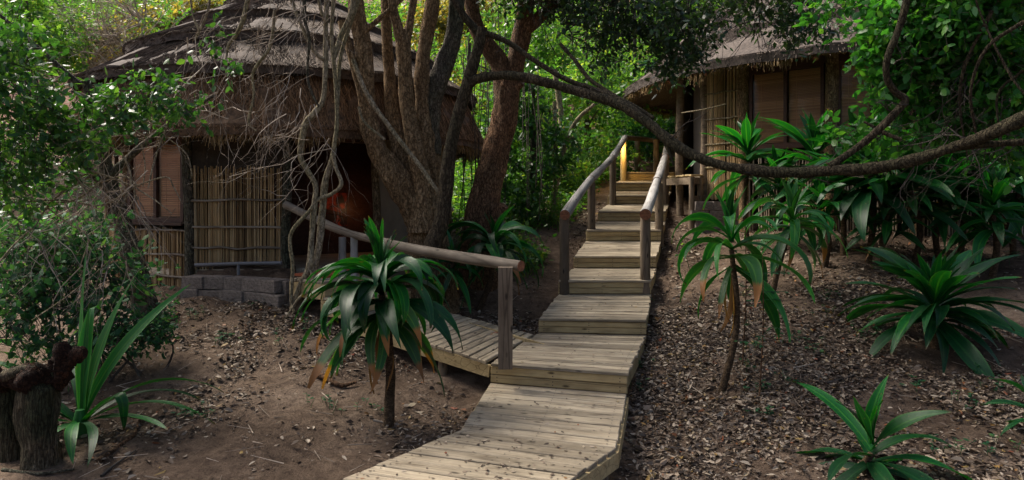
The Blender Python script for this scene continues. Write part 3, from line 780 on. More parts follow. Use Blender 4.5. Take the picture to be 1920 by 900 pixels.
def thatch(parent, c, layers, base_mats, strand_mats, n_strands, seed, fringe=None, thick=.11):
    rg = np.random.default_rng(seed)
    for k, (r0_, z0_, r1_, z1_) in enumerate(layers):
        nseg, ns = 260, 7
        th = np.arange(nseg) / nseg * 2 * np.pi
        prof = [(r0_ + (r1_ - r0_) * t, z0_ + (z1_ - z0_) * t) for t in np.linspace(0, 1, ns)]
        prof += [(r1_ - .01, z1_ - thick), (max(.02, r0_ * .9), z0_ - thick * 1.3)]
        V = []
        for i, (r_, z_) in enumerate(prof):
            for a_ in th:
                nz = noise.fractal(Vector((math.cos(a_) * 6 + k * 7, math.sin(a_) * 6, z_ * 3)), .8, 2, 3)
                rr = r_ * (1 + .006 * nz) + .02 * nz; zz = z_ + .03 * nz
                V.append((c[0] + rr * math.cos(a_), c[1] + rr * math.sin(a_), zz))
        m_ = len(prof); i = np.arange(m_ - 1)[:, None] * nseg; j = np.arange(nseg)[None]; j2 = (j + 1) % nseg
        Q = np.stack([i + j, i + j2, i + nseg + j2, i + nseg + j], -1).reshape(-1, 4)
        lay = link('thatch_layer', np_mesh('thatch_layer', V, Q, base_mats[k], False), parent)
        n = int(n_strands * (r1_ + r0_) / 6)
        t = rg.uniform(0, 1, n) ** .8; a_ = rg.uniform(0, 2 * np.pi, n); L = rg.uniform(.10, .34, n)
        sx, sz = r1_ - r0_, z1_ - z0_; sl = math.hypot(sx, sz); nx_, nz_ = -sz / sl, sx / sl
        off = rg.uniform(-.004, .012, n)
        ra = r0_ + sx * t + nx_ * off; za = z0_ + sz * t + nz_ * off
        t2 = np.minimum(t + L / sl, 1.04); ra2 = r0_ + sx * t2 + nx_ * (off + rg.uniform(0, .010, n)); za2 = z0_ + sz * t2 + nz_ * off
        a2 = a_ + rg.normal(0, .02, n) / 1.0
        P0 = np.stack([c[0] + ra * np.cos(a_), c[1] + ra * np.sin(a_), za], 1); P1 = np.stack([c[0] + ra2 * np.cos(a2), c[1] + ra2 * np.sin(a2), za2], 1)
        V1, Q1 = sticks(P0, P1, .0065 if strand_mats[k] is M['thatch_brown'] else .005, .003)
        # ragged butt ends along the lip
        n2 = int(900 * r1_ / 3); a3 = rg.uniform(0, 2 * np.pi, n2); dr = rg.uniform(-.05, .02, n2); zb = rg.uniform(-thick, .01, n2)
        q0 = np.stack([c[0] + (r1_ + dr - .08) * np.cos(a3), c[1] + (r1_ + dr - .08) * np.sin(a3), z1_ + zb + .05], 1)
        ln = rg.uniform(.05, .15, n2); q1 = np.stack([c[0] + (r1_ + dr + ln * .15) * np.cos(a3), c[1] + (r1_ + dr + ln * .5) * np.sin(a3), z1_ + zb - ln * .6], 1)
        V2, Q2 = sticks(q0, q1, .008, .004)
        s_ = link('thatch_strands', np_mesh('thatch_strands', np.concatenate([V1, V2]), np.concatenate([Q1, Q2 + len(V1)]), strand_mats[k]), lay); s_['kind'] = 'stuff'
    if fringe:
        r1_, z1_, n = fringe
        a_ = rg.uniform(0, 2 * np.pi, n)
        dens = np.array([noise.noise(Vector((x * 14, 3.3, seed))) for x in a_])
        ln = np.clip(.07 + dens * .26 + rg.normal(0, .04, n), .02, .34)
        r_ = r1_ - rg.uniform(.0, .16, n)
        P0 = np.stack([c[0] + r_ * np.cos(a_), c[1] + r_ * np.sin(a_), np.full(n, z1_ - thick + .03)], 1)
        P1 = P0 + np.stack([rg.normal(0, .03, n), rg.normal(0, .03, n), -ln], 1)
        V1, Q1 = sticks(P0, P1, .006, .003)
        s_ = link('eave_fringe', np_mesh('eave_fringe', V1, Q1, M['fringe']), parent); s_['kind'] = 'stuff'

def reed_wall(parent, p, q, z0, z1, mat, battens=(), step=.030, rr=.014, rag=.03, seed=0, gapp=0.0, name='reed_panel', bat_mat=None, zfun=None):
    rg = np.random.default_rng(seed); p, q = np.array(p), np.array(q); L = np.linalg.norm(q - p); n = int(L / step)
    t = (np.arange(n) + .5) / n; t = t[rg.random(n) >= gapp]; n = len(t)
    d = (q - p) / L; nr = np.array([d[1], -d[0]])
    xy = p + np.outer(t * L, d) + np.outer(rg.normal(0, .008, n), nr)
    zb = np.array([zfun(*v) for v in xy]) if zfun else np.full(n, z0)
    P0 = np.column_stack([xy, zb + rg.uniform(-rag, rag, n)]); P1 = np.column_stack([xy + np.outer(rg.normal(0, .012, n), d), z1 + rg.uniform(-rag, rag, n)])
    r_ = rr * rg.uniform(.65, 1.25, n)
    V, Q = sticks(P0, P1, r_, r_ * .85, 6)
    panel = link(name, np_mesh(name, V, Q, mat, True), parent); panel['kind'] = 'stuff'
    for z_ in battens:
        a_ = np.array([*(p + nr * .03), z_]); b_ = np.array([*(q + nr * .03), z_])
        k = 7; P = [a_ + (b_ - a_) * u + np.array([0, 0, rg.normal(0, .008)]) for u in np.linspace(.02, .98, k)]
        mb = MB(); mb.tube(smooth_path(P, 3), .018, 6, .15, 9); mb.build('batten', bat_mat or M['rail_old'], panel, True)
    return panel

def window(parent, p, q, z0, z1, sashes, seed, blind_frac=1.0):
    """timber frame, bamboo blind behind glass"""
    p, q = np.array(p), np.array(q); L = np.linalg.norm(q - p); d = (q - p) / L; nr = np.array([d[1], -d[0]])
    fr = MB(); ins = .03
    def P3(u, z, o=0.0): return tuple([*(p + d * u + nr * o), z])
    fw = .06
    fr.bar(P3(0, z0 + fw / 2), P3(L, z0 + fw / 2), .08, fw); fr.bar(P3(0, z1 - fw / 2), P3(L, z1 - fw / 2), .08, fw)
    for i in range(sashes + 1):
        u = fw / 2 + (L - fw) * i / sashes
        fr.bar(P3(u, z0 + fw), P3(u, z1 - fw), fw, .07, up=(nr[0], nr[1], 0))
    wn = fr.build('window', M['frame'], parent)
    sill = MB(); sill.bar(P3(-.03, z0 - .025, .03), P3(L + .03, z0 - .025, .03), .14, .045); sill.build('sill', M['frame'], wn)
    for i in range(sashes):
        u0 = fw + (L - fw) * i / sashes + .004; u1 = (L - fw) * (i + 1) / sashes - .004
        g = MB(); g.bar(P3((u0 + u1) / 2, z0 + fw, .005), P3((u0 + u1) / 2, z1 - fw, .005), u1 - u0, .006, up=(nr[0], nr[1], 0)); g.build('pane', M['glass'], wn)
        b = MB(); nsl = int((z1 - z0 - 2 * fw) / .028)
        for k in range(nsl):
            z_ = z1 - fw - .014 - k * .028
            b.bar(P3(u0 + .01, z_, -.045), P3(u1 - .01, z_, -.045), .008, .023)
        for u in (.25, .75):
            b.bar(P3(u0 + (u1 - u0) * u, z0 + fw, -.036), P3(u0 + (u1 - u0) * u, z1 - fw, -.036), .008, .004, up=(nr[0], nr[1], 0))
        b.build('blind', M['blind'], wn)
    return wn

def wall_panel(parent, p, q, z0, z1, mat, thick=.06, name='wall_panel', label=None):
    mb = MB(); p, q = np.array(p), np.array(q); d = (q - p) / np.linalg.norm(q - p)
    mb.bar((*(p), (z0 + z1) / 2), (*(q), (z0 + z1) / 2), thick, z1 - z0); o = mb.build(name, mat, parent)
    if label: o['label'] = label
    return o

def rough_post(parent, x, y, z0, z1, r_, mat, seed):
    P = [(x + .02 * math.sin(seed + k), y, z0 + (z1 - z0) * k / 6) for k in range(7)]
    Bm = Matrix(((0, 0, 1), (0, 1, 0), (-1, 0, 0))).to_4x4(); Bm.translation = Vector((x, y, z0))
    mb = MB(); mb.tube(P, r_, 12, .16, 6, True, 0, 0, seed); return mb.build('wall_post', mat, parent, True)

# lower hut
C1 = (-4.17, 12.84); RW = 2.95; ZF = HUT_FLOOR
hut = thing('thatched_hut', 'round reed-walled hut at lower left under a layered brown thatch roof', 'hut', (*C1, .8), 'thatched huts')
ang = [-153, -126, -100.6, -72.9, -46.3, -20, 7, 34, 61, 88, 115, 142, 171]
cr = [ring_pts(C1, RW, a_) for a_ in ang]
EAVE = 3.25
fl = MB(); th = np.linspace(0, 2 * np.pi, 40, endpoint=False)
top = [(C1[0] + 2.9 * math.cos(a_), C1[1] + 2.9 * math.sin(a_), ZF - .01) for a_ in th]; bot = [(x, y, ZF - .10) for x, y, z in top]
fl.add(top, [tuple(range(40))]); fl.add(top + bot, [(i, (i + 1) % 40, 40 + (i + 1) % 40, 40 + i) for i in range(40)]); fl.build('floor', M['deck'], hut)
for i, (x, y) in enumerate(cr):
    rough_post(hut, x, y, gz(x, y) - .2, EAVE + .2, .07 if i in (2, 3) else .06, M['bark_grey'] if i in (2, 3) else M['bark'], i * 3.1)
for i in range(len(cr)):
    p, q = cr[i], cr[(i + 1) % len(cr)]
    if i == 2:
        reed_wall(hut, p, q, 1.19, 2.60, M['reed'], (2.12, 1.72, 1.42), step=.021, rr=.0115, seed=3)
        wall_panel(hut, p + np.array([0, .03]), q + np.array([0, .03]), 2.52, EAVE + .1, M['dark_wall'])  # dark panel painted as the shade under the eave, above the reeds
        reed_wall(hut, p - np.array([0, -.05]), p + (q - p) * .24 + np.array([0, .05]), .88, 1.18, M['reed'], (), step=.04, seed=5)
    elif i in (0, 1):
        reed_wall(hut, p, q, .8, 1.70, M['reed'], (1.68, 1.32, 1.0), step=.027, rr=.0145, seed=4 + i, zfun=lambda x, y: gz(x, y) - .03)
        window(hut, p + (q - p) * .05, p + (q - p) * .95, 1.80, 3.0, 2, i)
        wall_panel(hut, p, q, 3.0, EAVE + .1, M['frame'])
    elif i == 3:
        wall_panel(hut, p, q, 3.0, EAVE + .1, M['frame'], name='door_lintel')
    else:
        wall_panel(hut, p, q, gz(*(p)) - .3, EAVE + .15, M['plaster'])
# inner partition with a red curtain in lamp light seen through the doorway
ipa, ipb = ring_pts(C1, 1.5, -120), ring_pts(C1, 1.9, 15)
wall_panel(hut, ipa, ipb, ZF, EAVE + .3, M['frame'], name='inner_wall')
gx = W(676, 396, 11.45); dd = (np.array(ipb) - np.array(ipa)); dd /= np.linalg.norm(dd)
u_ = ((gx[:2] - np.array(ipa)) @ dd); pc = np.array(ipa) + dd * u_ + np.array([dd[1], -dd[0]]) * .04
mb = MB(); mb.bar((*(pc - dd * .24), gx[2]), (*(pc + dd * .30), gx[2]), .02, .62); mb.build('red_curtain', M['redlit'], hut)
il = bpy.data.lights.new('indoor_lamp_light', 'POINT'); il.energy = 0.6; il.color = (1.0, .5, .22); il.shadow_soft_size = .06
link('indoor_lamp_light', il, hut, Matrix.Translation(Vector((*(pc + np.array([dd[1], -dd[0]]) * .35 + dd * .34), gx[2] + .0))))
mb = MB(); mb.bar((*(pc - dd * .26 + np.array([dd[1], -dd[0]]) * .02), gx[2] + .02), (*(pc + dd * .32 + np.array([dd[1], -dd[0]]) * .02), gx[2] - .12), .03, .06); mb.build('curtain_rod', M['frame'], hut)
lay = [(.02, 6.3, 1.12, 5.66), (.8, 5.72, 1.84, 5.20), (1.5, 5.24, 2.70, 4.66), (2.3, 4.72, 3.46, 4.02), (3.30, 3.92, 3.66, 3.14)]
thatch(hut, C1, lay, [M['thatch_base']] * 4 + [M['thatch_brown_base']], [M['thatch']] * 4 + [M['thatch_brown']], 24000, 11, (3.64, 3.14, 5200), thick=.14)
# pipe along the foot of the reed wall
pp, pq = W(366, 497, 9.72), W(528, 493, 9.75)
mb = MB(); mb.tube([pp, (pp + pq) / 2 + np.array([0, 0, .005]), pq], .027, 10); pipe = mb.build('pipe', M['pipe'], None, True); setp(pipe, 'grey plastic pipe running along the foot of the reed wall', 'pipe')
mb = MB(); b_ = (pp + pq) / 2; mb.tube([b_ + np.array([0, 0, -.2]), b_ + np.array([0, 0, .02])], .022, 8); mb.build('pipe_support', M['pipe'], pipe)
# thin rust red slab laid on the deck at the door
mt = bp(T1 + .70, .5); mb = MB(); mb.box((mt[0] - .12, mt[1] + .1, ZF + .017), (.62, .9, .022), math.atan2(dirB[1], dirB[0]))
setp(mb.build('red_slab', M['slab_red']), 'thin rust red slab on the deck at the lower hut doorway', 'red_slab')

# retaining wall of blocks and the soil behind it
rw = thing('retaining_wall', 'low curved wall of grey concrete blocks before the reed wall', 'wall', (*W(450, 560, 9.4)[:2], .75))
wp = smooth_path([W(352, 540, 9.62), W(420, 540, 9.50), W(490, 540, 9.28), W(548, 545, 8.98), W(562, 540, 9.35)], 30)[:, :2]
seg = np.concatenate([[0], np.cumsum(np.linalg.norm(np.diff(wp, axis=0), axis=1))])
def along(s_): return np.array([np.interp(s_, seg, wp[:, 0]), np.interp(s_, seg, wp[:, 1])])
bme = []
for k in range(4):
    V = []
    for sx in (-1, 1):
        for sy in (-1, 1):
            for sz in (-1, 1):
                V.append((sx, sy, sz))
    mb = MB(); ch = .06
    rgk = np.random.default_rng(k)
    # chipped chamfered block
    V = []
    for z_, f_ in ((-1, .985), (-.9, 1), (.88, 1), (1, .965)):
        for x_, y_ in ((-1, -.9), (-.96, -1), (.96, -1), (1, -.9), (1, .9), (.96, 1), (-.96, 1), (-1, .9)):
            V.append((x_ * f_ * .5 + rgk.normal(0, .014), y_ * f_ * .5 + rgk.normal(0, .02), z_ * .5 + rgk.normal(0, .012)))
    Q = [(i * 8 + j, i * 8 + (j + 1) % 8, i * 8 + 8 + (j + 1) % 8, i * 8 + 8 + j) for i in range(3) for j in range(8)]
    bme.append(np_mesh('block', V, [np.array(Q), np.array([list(range(24, 32)), list(range(7, -1, -1))])], M['stone']))
def block(parent, c, sz, rz, seed):
    Bm = Matrix.Translation(Vector(c)) @ Matrix.Rotation(rz, 4, 'Z') @ Matrix.Diagonal((*sz, 1)).to_4x4()
    return link('block', bme[seed % 4], parent, Bm)
for row in range(2):
    s_ = .0 if row else -.03; k = 0
    while s_ < seg[-1] - .1:
        bl_ = random.uniform(.30, .42); a_, b_ = along(s_), along(min(seg[-1], s_ + bl_)); m_ = (a_ + b_) / 2
        off = 0 if row else -.05; rz = math.atan2(b_[1] - a_[1], b_[0] - a_[0])
        nrx = np.array([math.sin(rz), -math.cos(rz)]); m_ = m_ + nrx * (-off + random.uniform(-.02, .02))
        block(rw, (m_[0], m_[1], .80 + row * .175 + random.uniform(-.008, .008) + .0), (np.linalg.norm(b_ - a_) - .012, .24, .17), rz + random.uniform(-.05, .05), k + row); k += 1; s_ += bl_
# soil fill
mb = MB(); xs_ = np.linspace(0, 1, 26); V = []
for u in xs_:
    f_ = along(.1 + u * (seg[-1] - .35)); b_ = np.array(cr[2]) * (1 - u) + np.array(cr[3]) * u + np.array([.1, .1])
    for v in np.linspace(0, 1, 12):
        p_ = f_ * (1 - v) + b_ * v; V.append((p_[0], p_[1], .96 + .17 * v + .05 * noise.noise(Vector((p_[0] * 5, p_[1] * 5, 1)))))
Q = [(i * 12 + j, i * 12 + 12 + j, i * 12 + 13 + j, i * 12 + 1 + j) for i in range(25) for j in range(11)]
mb.add(V, Q); setp(mb.build('soil_bank', M['soil'], None, True), kind='structure')

# upper hut
C2 = (8.26, 16.0); RW2 = 4.7; ZF2 = 2.6; E2 = 4.9
hut2 = thing('thatched_hut', 'larger thatched hut up the slope at right with blinds in its windows', 'hut', (*C2, 1.7), 'thatched huts')
ang2 = [-167.1, -156.1, -143.4, -123.7, -107.6, -91, -74, -57, -38, -19, 0, 30, 60, 90]
cr2 = [ring_pts(C2, RW2, a_) for a_ in ang2] + [np.array([5.9, 19.6]), np.array([4.75, 17.6])]
fl = MB(); top = [(C2[0] + 4.6 * math.cos(a_), C2[1] + 4.6 * math.sin(a_), ZF2 - .01) for a_ in th]; bot = [(x, y, ZF2 - .14) for x, y, z in top]
fl.add(top, [tuple(range(40))]); fl.add(top + bot, [(i, (i + 1) % 40, 40 + (i + 1) % 40, 40 + i) for i in range(40)]); fl.build('floor', M['deck'], hut2)
for i, (x, y) in enumerate(cr2):
    rough_post(hut2, x, y, gz(x, y) - .2, E2 + .3, .11 if i in (2, 3, 4) else .08, M['bark'] if i in (2, 3, 4) else M['post'], i * 2.3 + 40)
for i in range(len(cr2)):
    p, q = cr2[i], cr2[(i + 1) % len(cr2)]
    if i == 1:
        reed_wall(hut2, p, q, ZF2 - .5, E2, M['reed'], (2.75, 3.22, 3.72, 4.25), step=.04, rr=.016, seed=31, bat_mat=M['vine'])
    elif i in (2, 3, 4, 5):
        reed_wall(hut2, p, q, 1.5, 3.0, M['reed_pale'], (2.98, 2.5, 2.0), step=.046, rr=.016, gapp=.12, rag=.05, seed=33 + i, bat_mat=M['vine'], zfun=lambda x, y: gz(x, y) - .05)
        window(hut2, p + (q - p) * .07, p + (q - p) * .93, 3.10, 4.55, 2, i)
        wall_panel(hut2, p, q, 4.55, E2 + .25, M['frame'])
    elif i == 0:
        wall_panel(hut2, p + np.array([.35, .1]), q + np.array([.35, .1]), ZF2, E2, M['canvas'], label='pale canvas panel in the doorway')
    else:
        wall_panel(hut2, p, q, ZF2 - .2, E2 + .1, M['plaster'])
lay2 = [(.02, 9.2, 2.2, 7.6), (2.0, 7.6, 3.6, 6.42), (3.4, 6.42, 4.7, 5.45), (4.5, 5.45, 5.55, 4.70)]
thatch(hut2, C2, lay2, [M['thatch_base']] * 4, [M['thatch']] * 4, 6500, 12, (5.53, 4.70, 4200), thick=.16)
# rafters under the eave
for a_ in range(-180, -60, 11):
    i_, o_ = ring_pts(C2, 4.6, a_), ring_pts(C2, 5.45, a_)
    log('rafter', [(*i_, 5.1), (*o_, 4.5)], .045, M['post'], hut2, 8)
# small porch beside the steps
porch = thing('hut_porch', 'dark timber porch frame on concrete blocks at the upper hut entrance', 'porch', (3.7, 14.2, 2.0))
pa, pb = np.array([3.42, 15.0]), np.array([3.62, 13.75])
qa, qb = np.array(cr2[0]) + np.array([-.05, 0]), np.array(cr2[1]) + np.array([-.04, -.1])
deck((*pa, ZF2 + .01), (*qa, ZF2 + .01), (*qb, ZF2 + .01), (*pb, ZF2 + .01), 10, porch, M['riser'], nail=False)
for p, q, z_ in ((pb, qb, 2.48), (pb, qb, 2.10), (pa, pb, 2.48)):
    mb = MB(); mb.bar((*p, z_), (*q, z_), .06, .14); mb.build('beam', M['post'], porch)
log('post', [(*pb, 1.4), (*pb, 2.56)], .06, M['post'], porch); log('post', [(*(pb * .3 + qb * .7), 1.4), (*(pb * .3 + qb * .7), 2.55)], .06, M['post'], porch)
pr = np.array([3.9, 13.7])
log('rail', [(3.38, 14.9, 3.48), (*qa, 3.46)], .05, M['post'], porch)
k = 0
for row in range(4):
    for j in range(3):
        block(porch, (pb[0] + .12 + j * .34 + (row % 2) * .08, 13.62 - j * .05, 1.42 + row * .185), (.33, .24, .178), -.12, k); k += 1
# thin pale pole tied across the entrance
log_o = thing('pole', 'thin pale stick tied across the upper hut entrance', 'pole', W(1280, 212, 13.4))
log('stick', [W(1278, 212, 13.4), W(1320, 205, 13.2), W(1362, 195, 13.0)], .014, M['vine'], log_o, 6)

# ------------------------------------------------------------------ trees
def limb(mb, pts, sides=14, amp=.14, freq=2.6, k=6, seed=0.0, caps=True, rs=1.0):
    P = smooth_path([(*W(p[0], p[1], p[2]), p[3] * p[2] / F) for p in pts], k)
    mb.tube(P[:, :3], np.maximum(P[:, 3] * rs, .0025), sides, amp, freq, caps, seed=seed)
    return P

# big many-stemmed tree
base = W(800, 520, 9.85); g0 = gz(base[0], base[1])
big = thing('large_tree', 'large brown tree with several thick leaning stems before the lower hut', 'tree', (base[0], base[1], g0))
D = 9.85
mb = MB(); yb = H0 + (CZ - g0 + .25) / D * F
limb(mb, [(812, yb, D, 80), (810, yb - 45, D, 60), (806, 460, D, 52), (800, 400, D, 50), (792, 350, D, 38)], 40, .26, 2.6, 9, 1, rs=.74)
mb.build('trunk', M['bark'], big, True)
for s_, pts in enumerate([
    [(795, 430, 9.8, 40), (768, 375, 9.72, 36), (738, 325, 9.66, 31), (706, 278, 9.6, 24), (690, 225, 9.58, 19), (687, 170, 9.56, 18), (683, 110, 9.56, 20), (674, 50, 9.56, 20), (662, -40, 9.55, 17), (650, -200, 9.5, 15)],
    [(800, 430, 9.7, 42), (795, 350, 9.62, 27), (776, 270, 9.6, 21), (763, 190, 9.6, 17), (758, 130, 9.6, 17), (757, 90, 9.6, 18), (756, 62, 9.6, 15)],
    [(754, 85, 9.6, 13), (745, 50, 9.55, 11), (735, 5, 9.5, 10), (722, -90, 9.5, 9)],
    [(758, 85, 9.6, 13), (768, 45, 9.6, 11), (777, -10, 9.6, 10), (795, -120, 9.6, 9)],
    [(770, 330, 9.9, 24), (738, 240, 9.95, 17), (730, 150, 10.0, 13), (725, 70, 10.0, 13), (720, -40, 10.1, 11)],
    [(812, 420, 9.9, 36), (808, 320, 9.95, 26), (796, 230, 9.95, 21), (790, 150, 9.95, 18), (797, 80, 10.0, 17), (810, 10, 10.0, 17), (826, -110, 10.1, 14)],
    [(805, 290, 10.0, 26), (808, 215, 10.05, 25), (818, 165, 10.05, 24), (836, 110, 10.1, 23), (850, 60, 10.1, 19), (856, 0, 10.1, 17), (868, -80, 10.1, 14)],
    [(668, 72, 9.5, 7), (700, 45, 9.5, 6), (740, 10, 9.5, 6), (790, -40, 9.6, 5)],
    [(640, 40, 9.55, 9), (660, 110, 9.5, 9), (676, 180, 9.5, 8), (684, 250, 9.5, 9), (712, 310, 9.6, 6)]]):
    mb = MB(); limb(mb, pts, 28, .26, 3.4, 9, s_ * 3.3, rs=.74); mb.build('stem', M['bark'] if s_ != 6 else M['bark_grey'], big, True)
mb = MB()
for k in range(7):
    a_ = k * .9 + .2; P = [(base[0] + .3 * math.cos(a_) * u * 2.4, base[1] + .3 * math.sin(a_) * u * 2.4 - .1) for u in np.linspace(.3, 1, 5)]
    mb.tube([(x, y, gz(x, y) + .10 * (1 - u) - .03) for (x, y), u in zip(P, np.linspace(0, 1, 5))], np.linspace(.11, .03, 5), 8, .2, 4, True)
mb.build('roots', M['bark'], big, True)
rg = np.random.default_rng(21)
(lv, lq), (tv, tq) = crown_geo([(-2.0, 9.6, 7.4, 2.6, 1.8, 1.0), (-4.2, 8.6, 7.0, 1.8, 1.6, .9), (.2, 9.4, 7.6, 2.0, 1.6, .9), (-2.2, 7.0, 7.2, 2.0, 1.4, .8)], 2200, 9, .12, .5, rg)
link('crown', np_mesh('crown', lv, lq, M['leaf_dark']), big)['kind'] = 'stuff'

# reddish tree behind
b2 = W(893, 500, 10.8); g2 = gz(b2[0], b2[1]); yb = H0 + (CZ - g2 + .2) / 10.8 * F
red = thing('red_barked_tree', 'forked tree with rusty red bark between the lower hut and the steps', 'tree', (b2[0], b2[1], g2))
mb = MB(); limb(mb, [(893, yb, 10.8, 46), (898, 450, 10.8, 36), (908, 390, 10.8, 30), (921, 320, 10.8, 28), (938, 250, 10.8, 25), (950, 195, 10.8, 25), (953, 150, 10.8, 25)], 28, .26, 3, 8, 5, rs=.9)
mb.build('trunk', M['bark_red'], red, True)
for s_, pts in enumerate([
    [(950, 190, 10.8, 25), (938, 125, 10.8, 22), (915, 90, 10.75, 20), (893, 50, 10.7, 18), (880, -20, 10.7, 15)],
    [(953, 190, 10.8, 24), (968, 110, 10.8, 22), (982, 40, 10.8, 20), (990, -40, 10.8, 17)],
    [(980, 60, 10.8, 16), (1010, 35, 10.7, 13), (1040, 5, 10.6, 12), (1070, -50, 10.6, 10)],
    [(875, 460, 10.6, 13), (885, 390, 10.6, 13), (905, 330, 10.7, 13), (915, 290, 10.8, 10)],
    [(950, 175, 10.8, 12), (965, 165, 10.75, 11), (978, 154, 10.7, 9)],
    [(905, 460, 10.7, 24), (925, 420, 10.6, 17), (945, 385, 10.5, 12)]]):
    mb = MB(); limb(mb, pts, 12, .22, 3, 6, 60 + s_ * 3.1, rs=.85); mb.build('limb', M['bark_red'], red, True)
rg = np.random.default_rng(22)
(lv, lq), (tv, tq) = crown_geo([(*W(1160, 10, 10.2), 1.0, .8, .5), (*W(1280, 50, 9.8), .62, .6, .42), (*W(1440, -20, 9.6), .8, .7, .34), (*W(1260, 110, 10.1), .38, .4, .22), (*W(1520, 50, 9.4), .35, .4, .25), (*W(1030, -40, 10.4), 1.0, .7, .45), (*W(1130, 100, 10.2), .22, .3, .2)], 1150, 9, .10, .32, rg)
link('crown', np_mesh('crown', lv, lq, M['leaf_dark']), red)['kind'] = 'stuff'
A_, B_, Ra, Rb = twig_tangle([W(1000, 0, 10.4), W(1150, -20, 10.1), W(1300, -20, 9.8), W(1420, 0, 9.6), W(1060, 60, 10.3)], [(.5, -.2, -.5), (.2, 0, -.7), (.1, 0, -.8), (.4, 0, -.5), (.6, 0, -.2)], 44, .9, .011, rg)
V, Q = sticks(A_, B_, Ra, Rb, 4); V2 = np.concatenate([V, tv]); link('twigs', np_mesh('twigs', V2, np.concatenate([Q, tq + len(V)]), M['twig_dark']), red)['kind'] = 'stuff'

# slim tree whose long bough arches across the picture
b3 = W(800, 520, 9.0); g3 = gz(b3[0], b3[1]); yb = H0 + (CZ - g3 + .1) / 9.0 * F
slim = thing('leaning_tree', 'slender olive-barked tree whose long bough arches over the steps to the right', 'tree', (b3[0], b3[1], g3))
mb = MB(); limb(mb, [(796, yb, 9.0, 20), (806, 480, 9.0, 18), (826, 420, 9.0, 15), (836, 350, 9.0, 14), (844, 280, 9.0, 12), (860, 210, 9.0, 12), (876, 160, 9.0, 12), (890, 112, 9.0, 10), (902, 68, 9.0, 10), (905, 52, 9.0, 9)], 12, .16, 5, 6, 8)
mb.build('trunk', M['bark_green'], slim, True)
mb = MB(); limb(mb, [(872, 162, 9.0, 11), (895, 148, 8.95, 11), (925, 142, 8.85, 11), (965, 142, 8.7, 11.5), (1010, 151, 8.6, 11.5), (1060, 165, 8.5, 11.5), (1120, 182, 8.3, 12), (1175, 203, 8.1, 13), (1222, 236, 7.9, 14), (1270, 275, 7.7, 14), (1330, 303, 7.5, 13), (1400, 318, 7.3, 13), (1480, 324, 7.1, 13), (1560, 320, 6.9, 13.5), (1640, 315, 6.7, 14), (1720, 298, 6.5, 15), (1800, 272, 6.3, 15), (1870, 245, 6.1, 16), (1960, 202, 5.9, 17)], 16, .3, 4, 8, 9, rs=.70)
bough = mb.build('bough', M['bark_green'], slim, True)
for s_, pts in enumerate([
    [(1556, 312, 6.9, 9), (1600, 282, 6.88, 8.5), (1640, 250, 6.85, 8.5), (1678, 212, 6.8, 8.5), (1697, 188, 6.8, 9), (1678, 172, 6.8, 8), (1663, 146, 6.75, 8), (1664, 108, 6.7, 8), (1684, 58, 6.65, 8), (1699, 8, 6.6, 9), (1705, -40, 6.6, 9)],
    [(1765, 284, 6.4, 8), (1810, 275, 6.3, 8), (1860, 270, 6.2, 8), (1960, 264, 6.1, 8)],
    [(1690, 262, 6.9, 5), (1660, 250, 7.0, 5), (1620, 228, 7.1, 3)],
    [(905, 60, 9.0, 7), (950, 78, 8.9, 7), (1000, 112, 8.75, 6), (1060, 148, 8.6, 6), (1120, 170, 8.4, 7), (1180, 196, 8.15, 7), (1225, 222, 8.0, 6)],
    [(1050, 82, 8.9, 4), (1075, 110, 8.8, 5), (1105, 148, 8.6, 5), (1140, 172, 8.4, 6), (1168, 190, 8.2, 6)],
    [(1245, 260, 7.8, 6), (1255, 285, 7.75, 5), (1263, 310, 7.7, 2)],
    [(896, 60, 9.1, 10), (870, 30, 9.1, 9), (840, -20, 9.1, 8)]]):
    mb = MB(); limb(mb, pts, 9, .18, 5, 5, 80 + s_ * 2.2, rs=.8); mb.build('branch', M['bark_green'], slim, True)

rg = np.random.default_rng(25); st_, dr_ = [], []
for px, py, d_ in ((1010, 150, 8.6), (1120, 180, 8.3), (1260, 265, 7.7), (1390, 318, 7.3), (1500, 325, 7.1), (1640, 248, 6.85), (1690, 200, 6.8), (1665, 130, 6.75), (1720, 298, 6.5), (1850, 255, 6.2), (950, 80, 8.9), (1060, 120, 8.7)):
    st_.append(W(px, py, d_)); dr_.append((rg.normal(), rg.normal() * .4, rg.normal() * .7 - .1))
A_, B_, Ra, Rb = twig_tangle(st_, dr_, 30, .42, .008, rg, .5, .1)
V, Q = sticks(A_, B_, Ra, Rb, 5); link('twigs', np_mesh('twigs', V, Q, M['twig_dark']), slim)['kind'] = 'stuff'
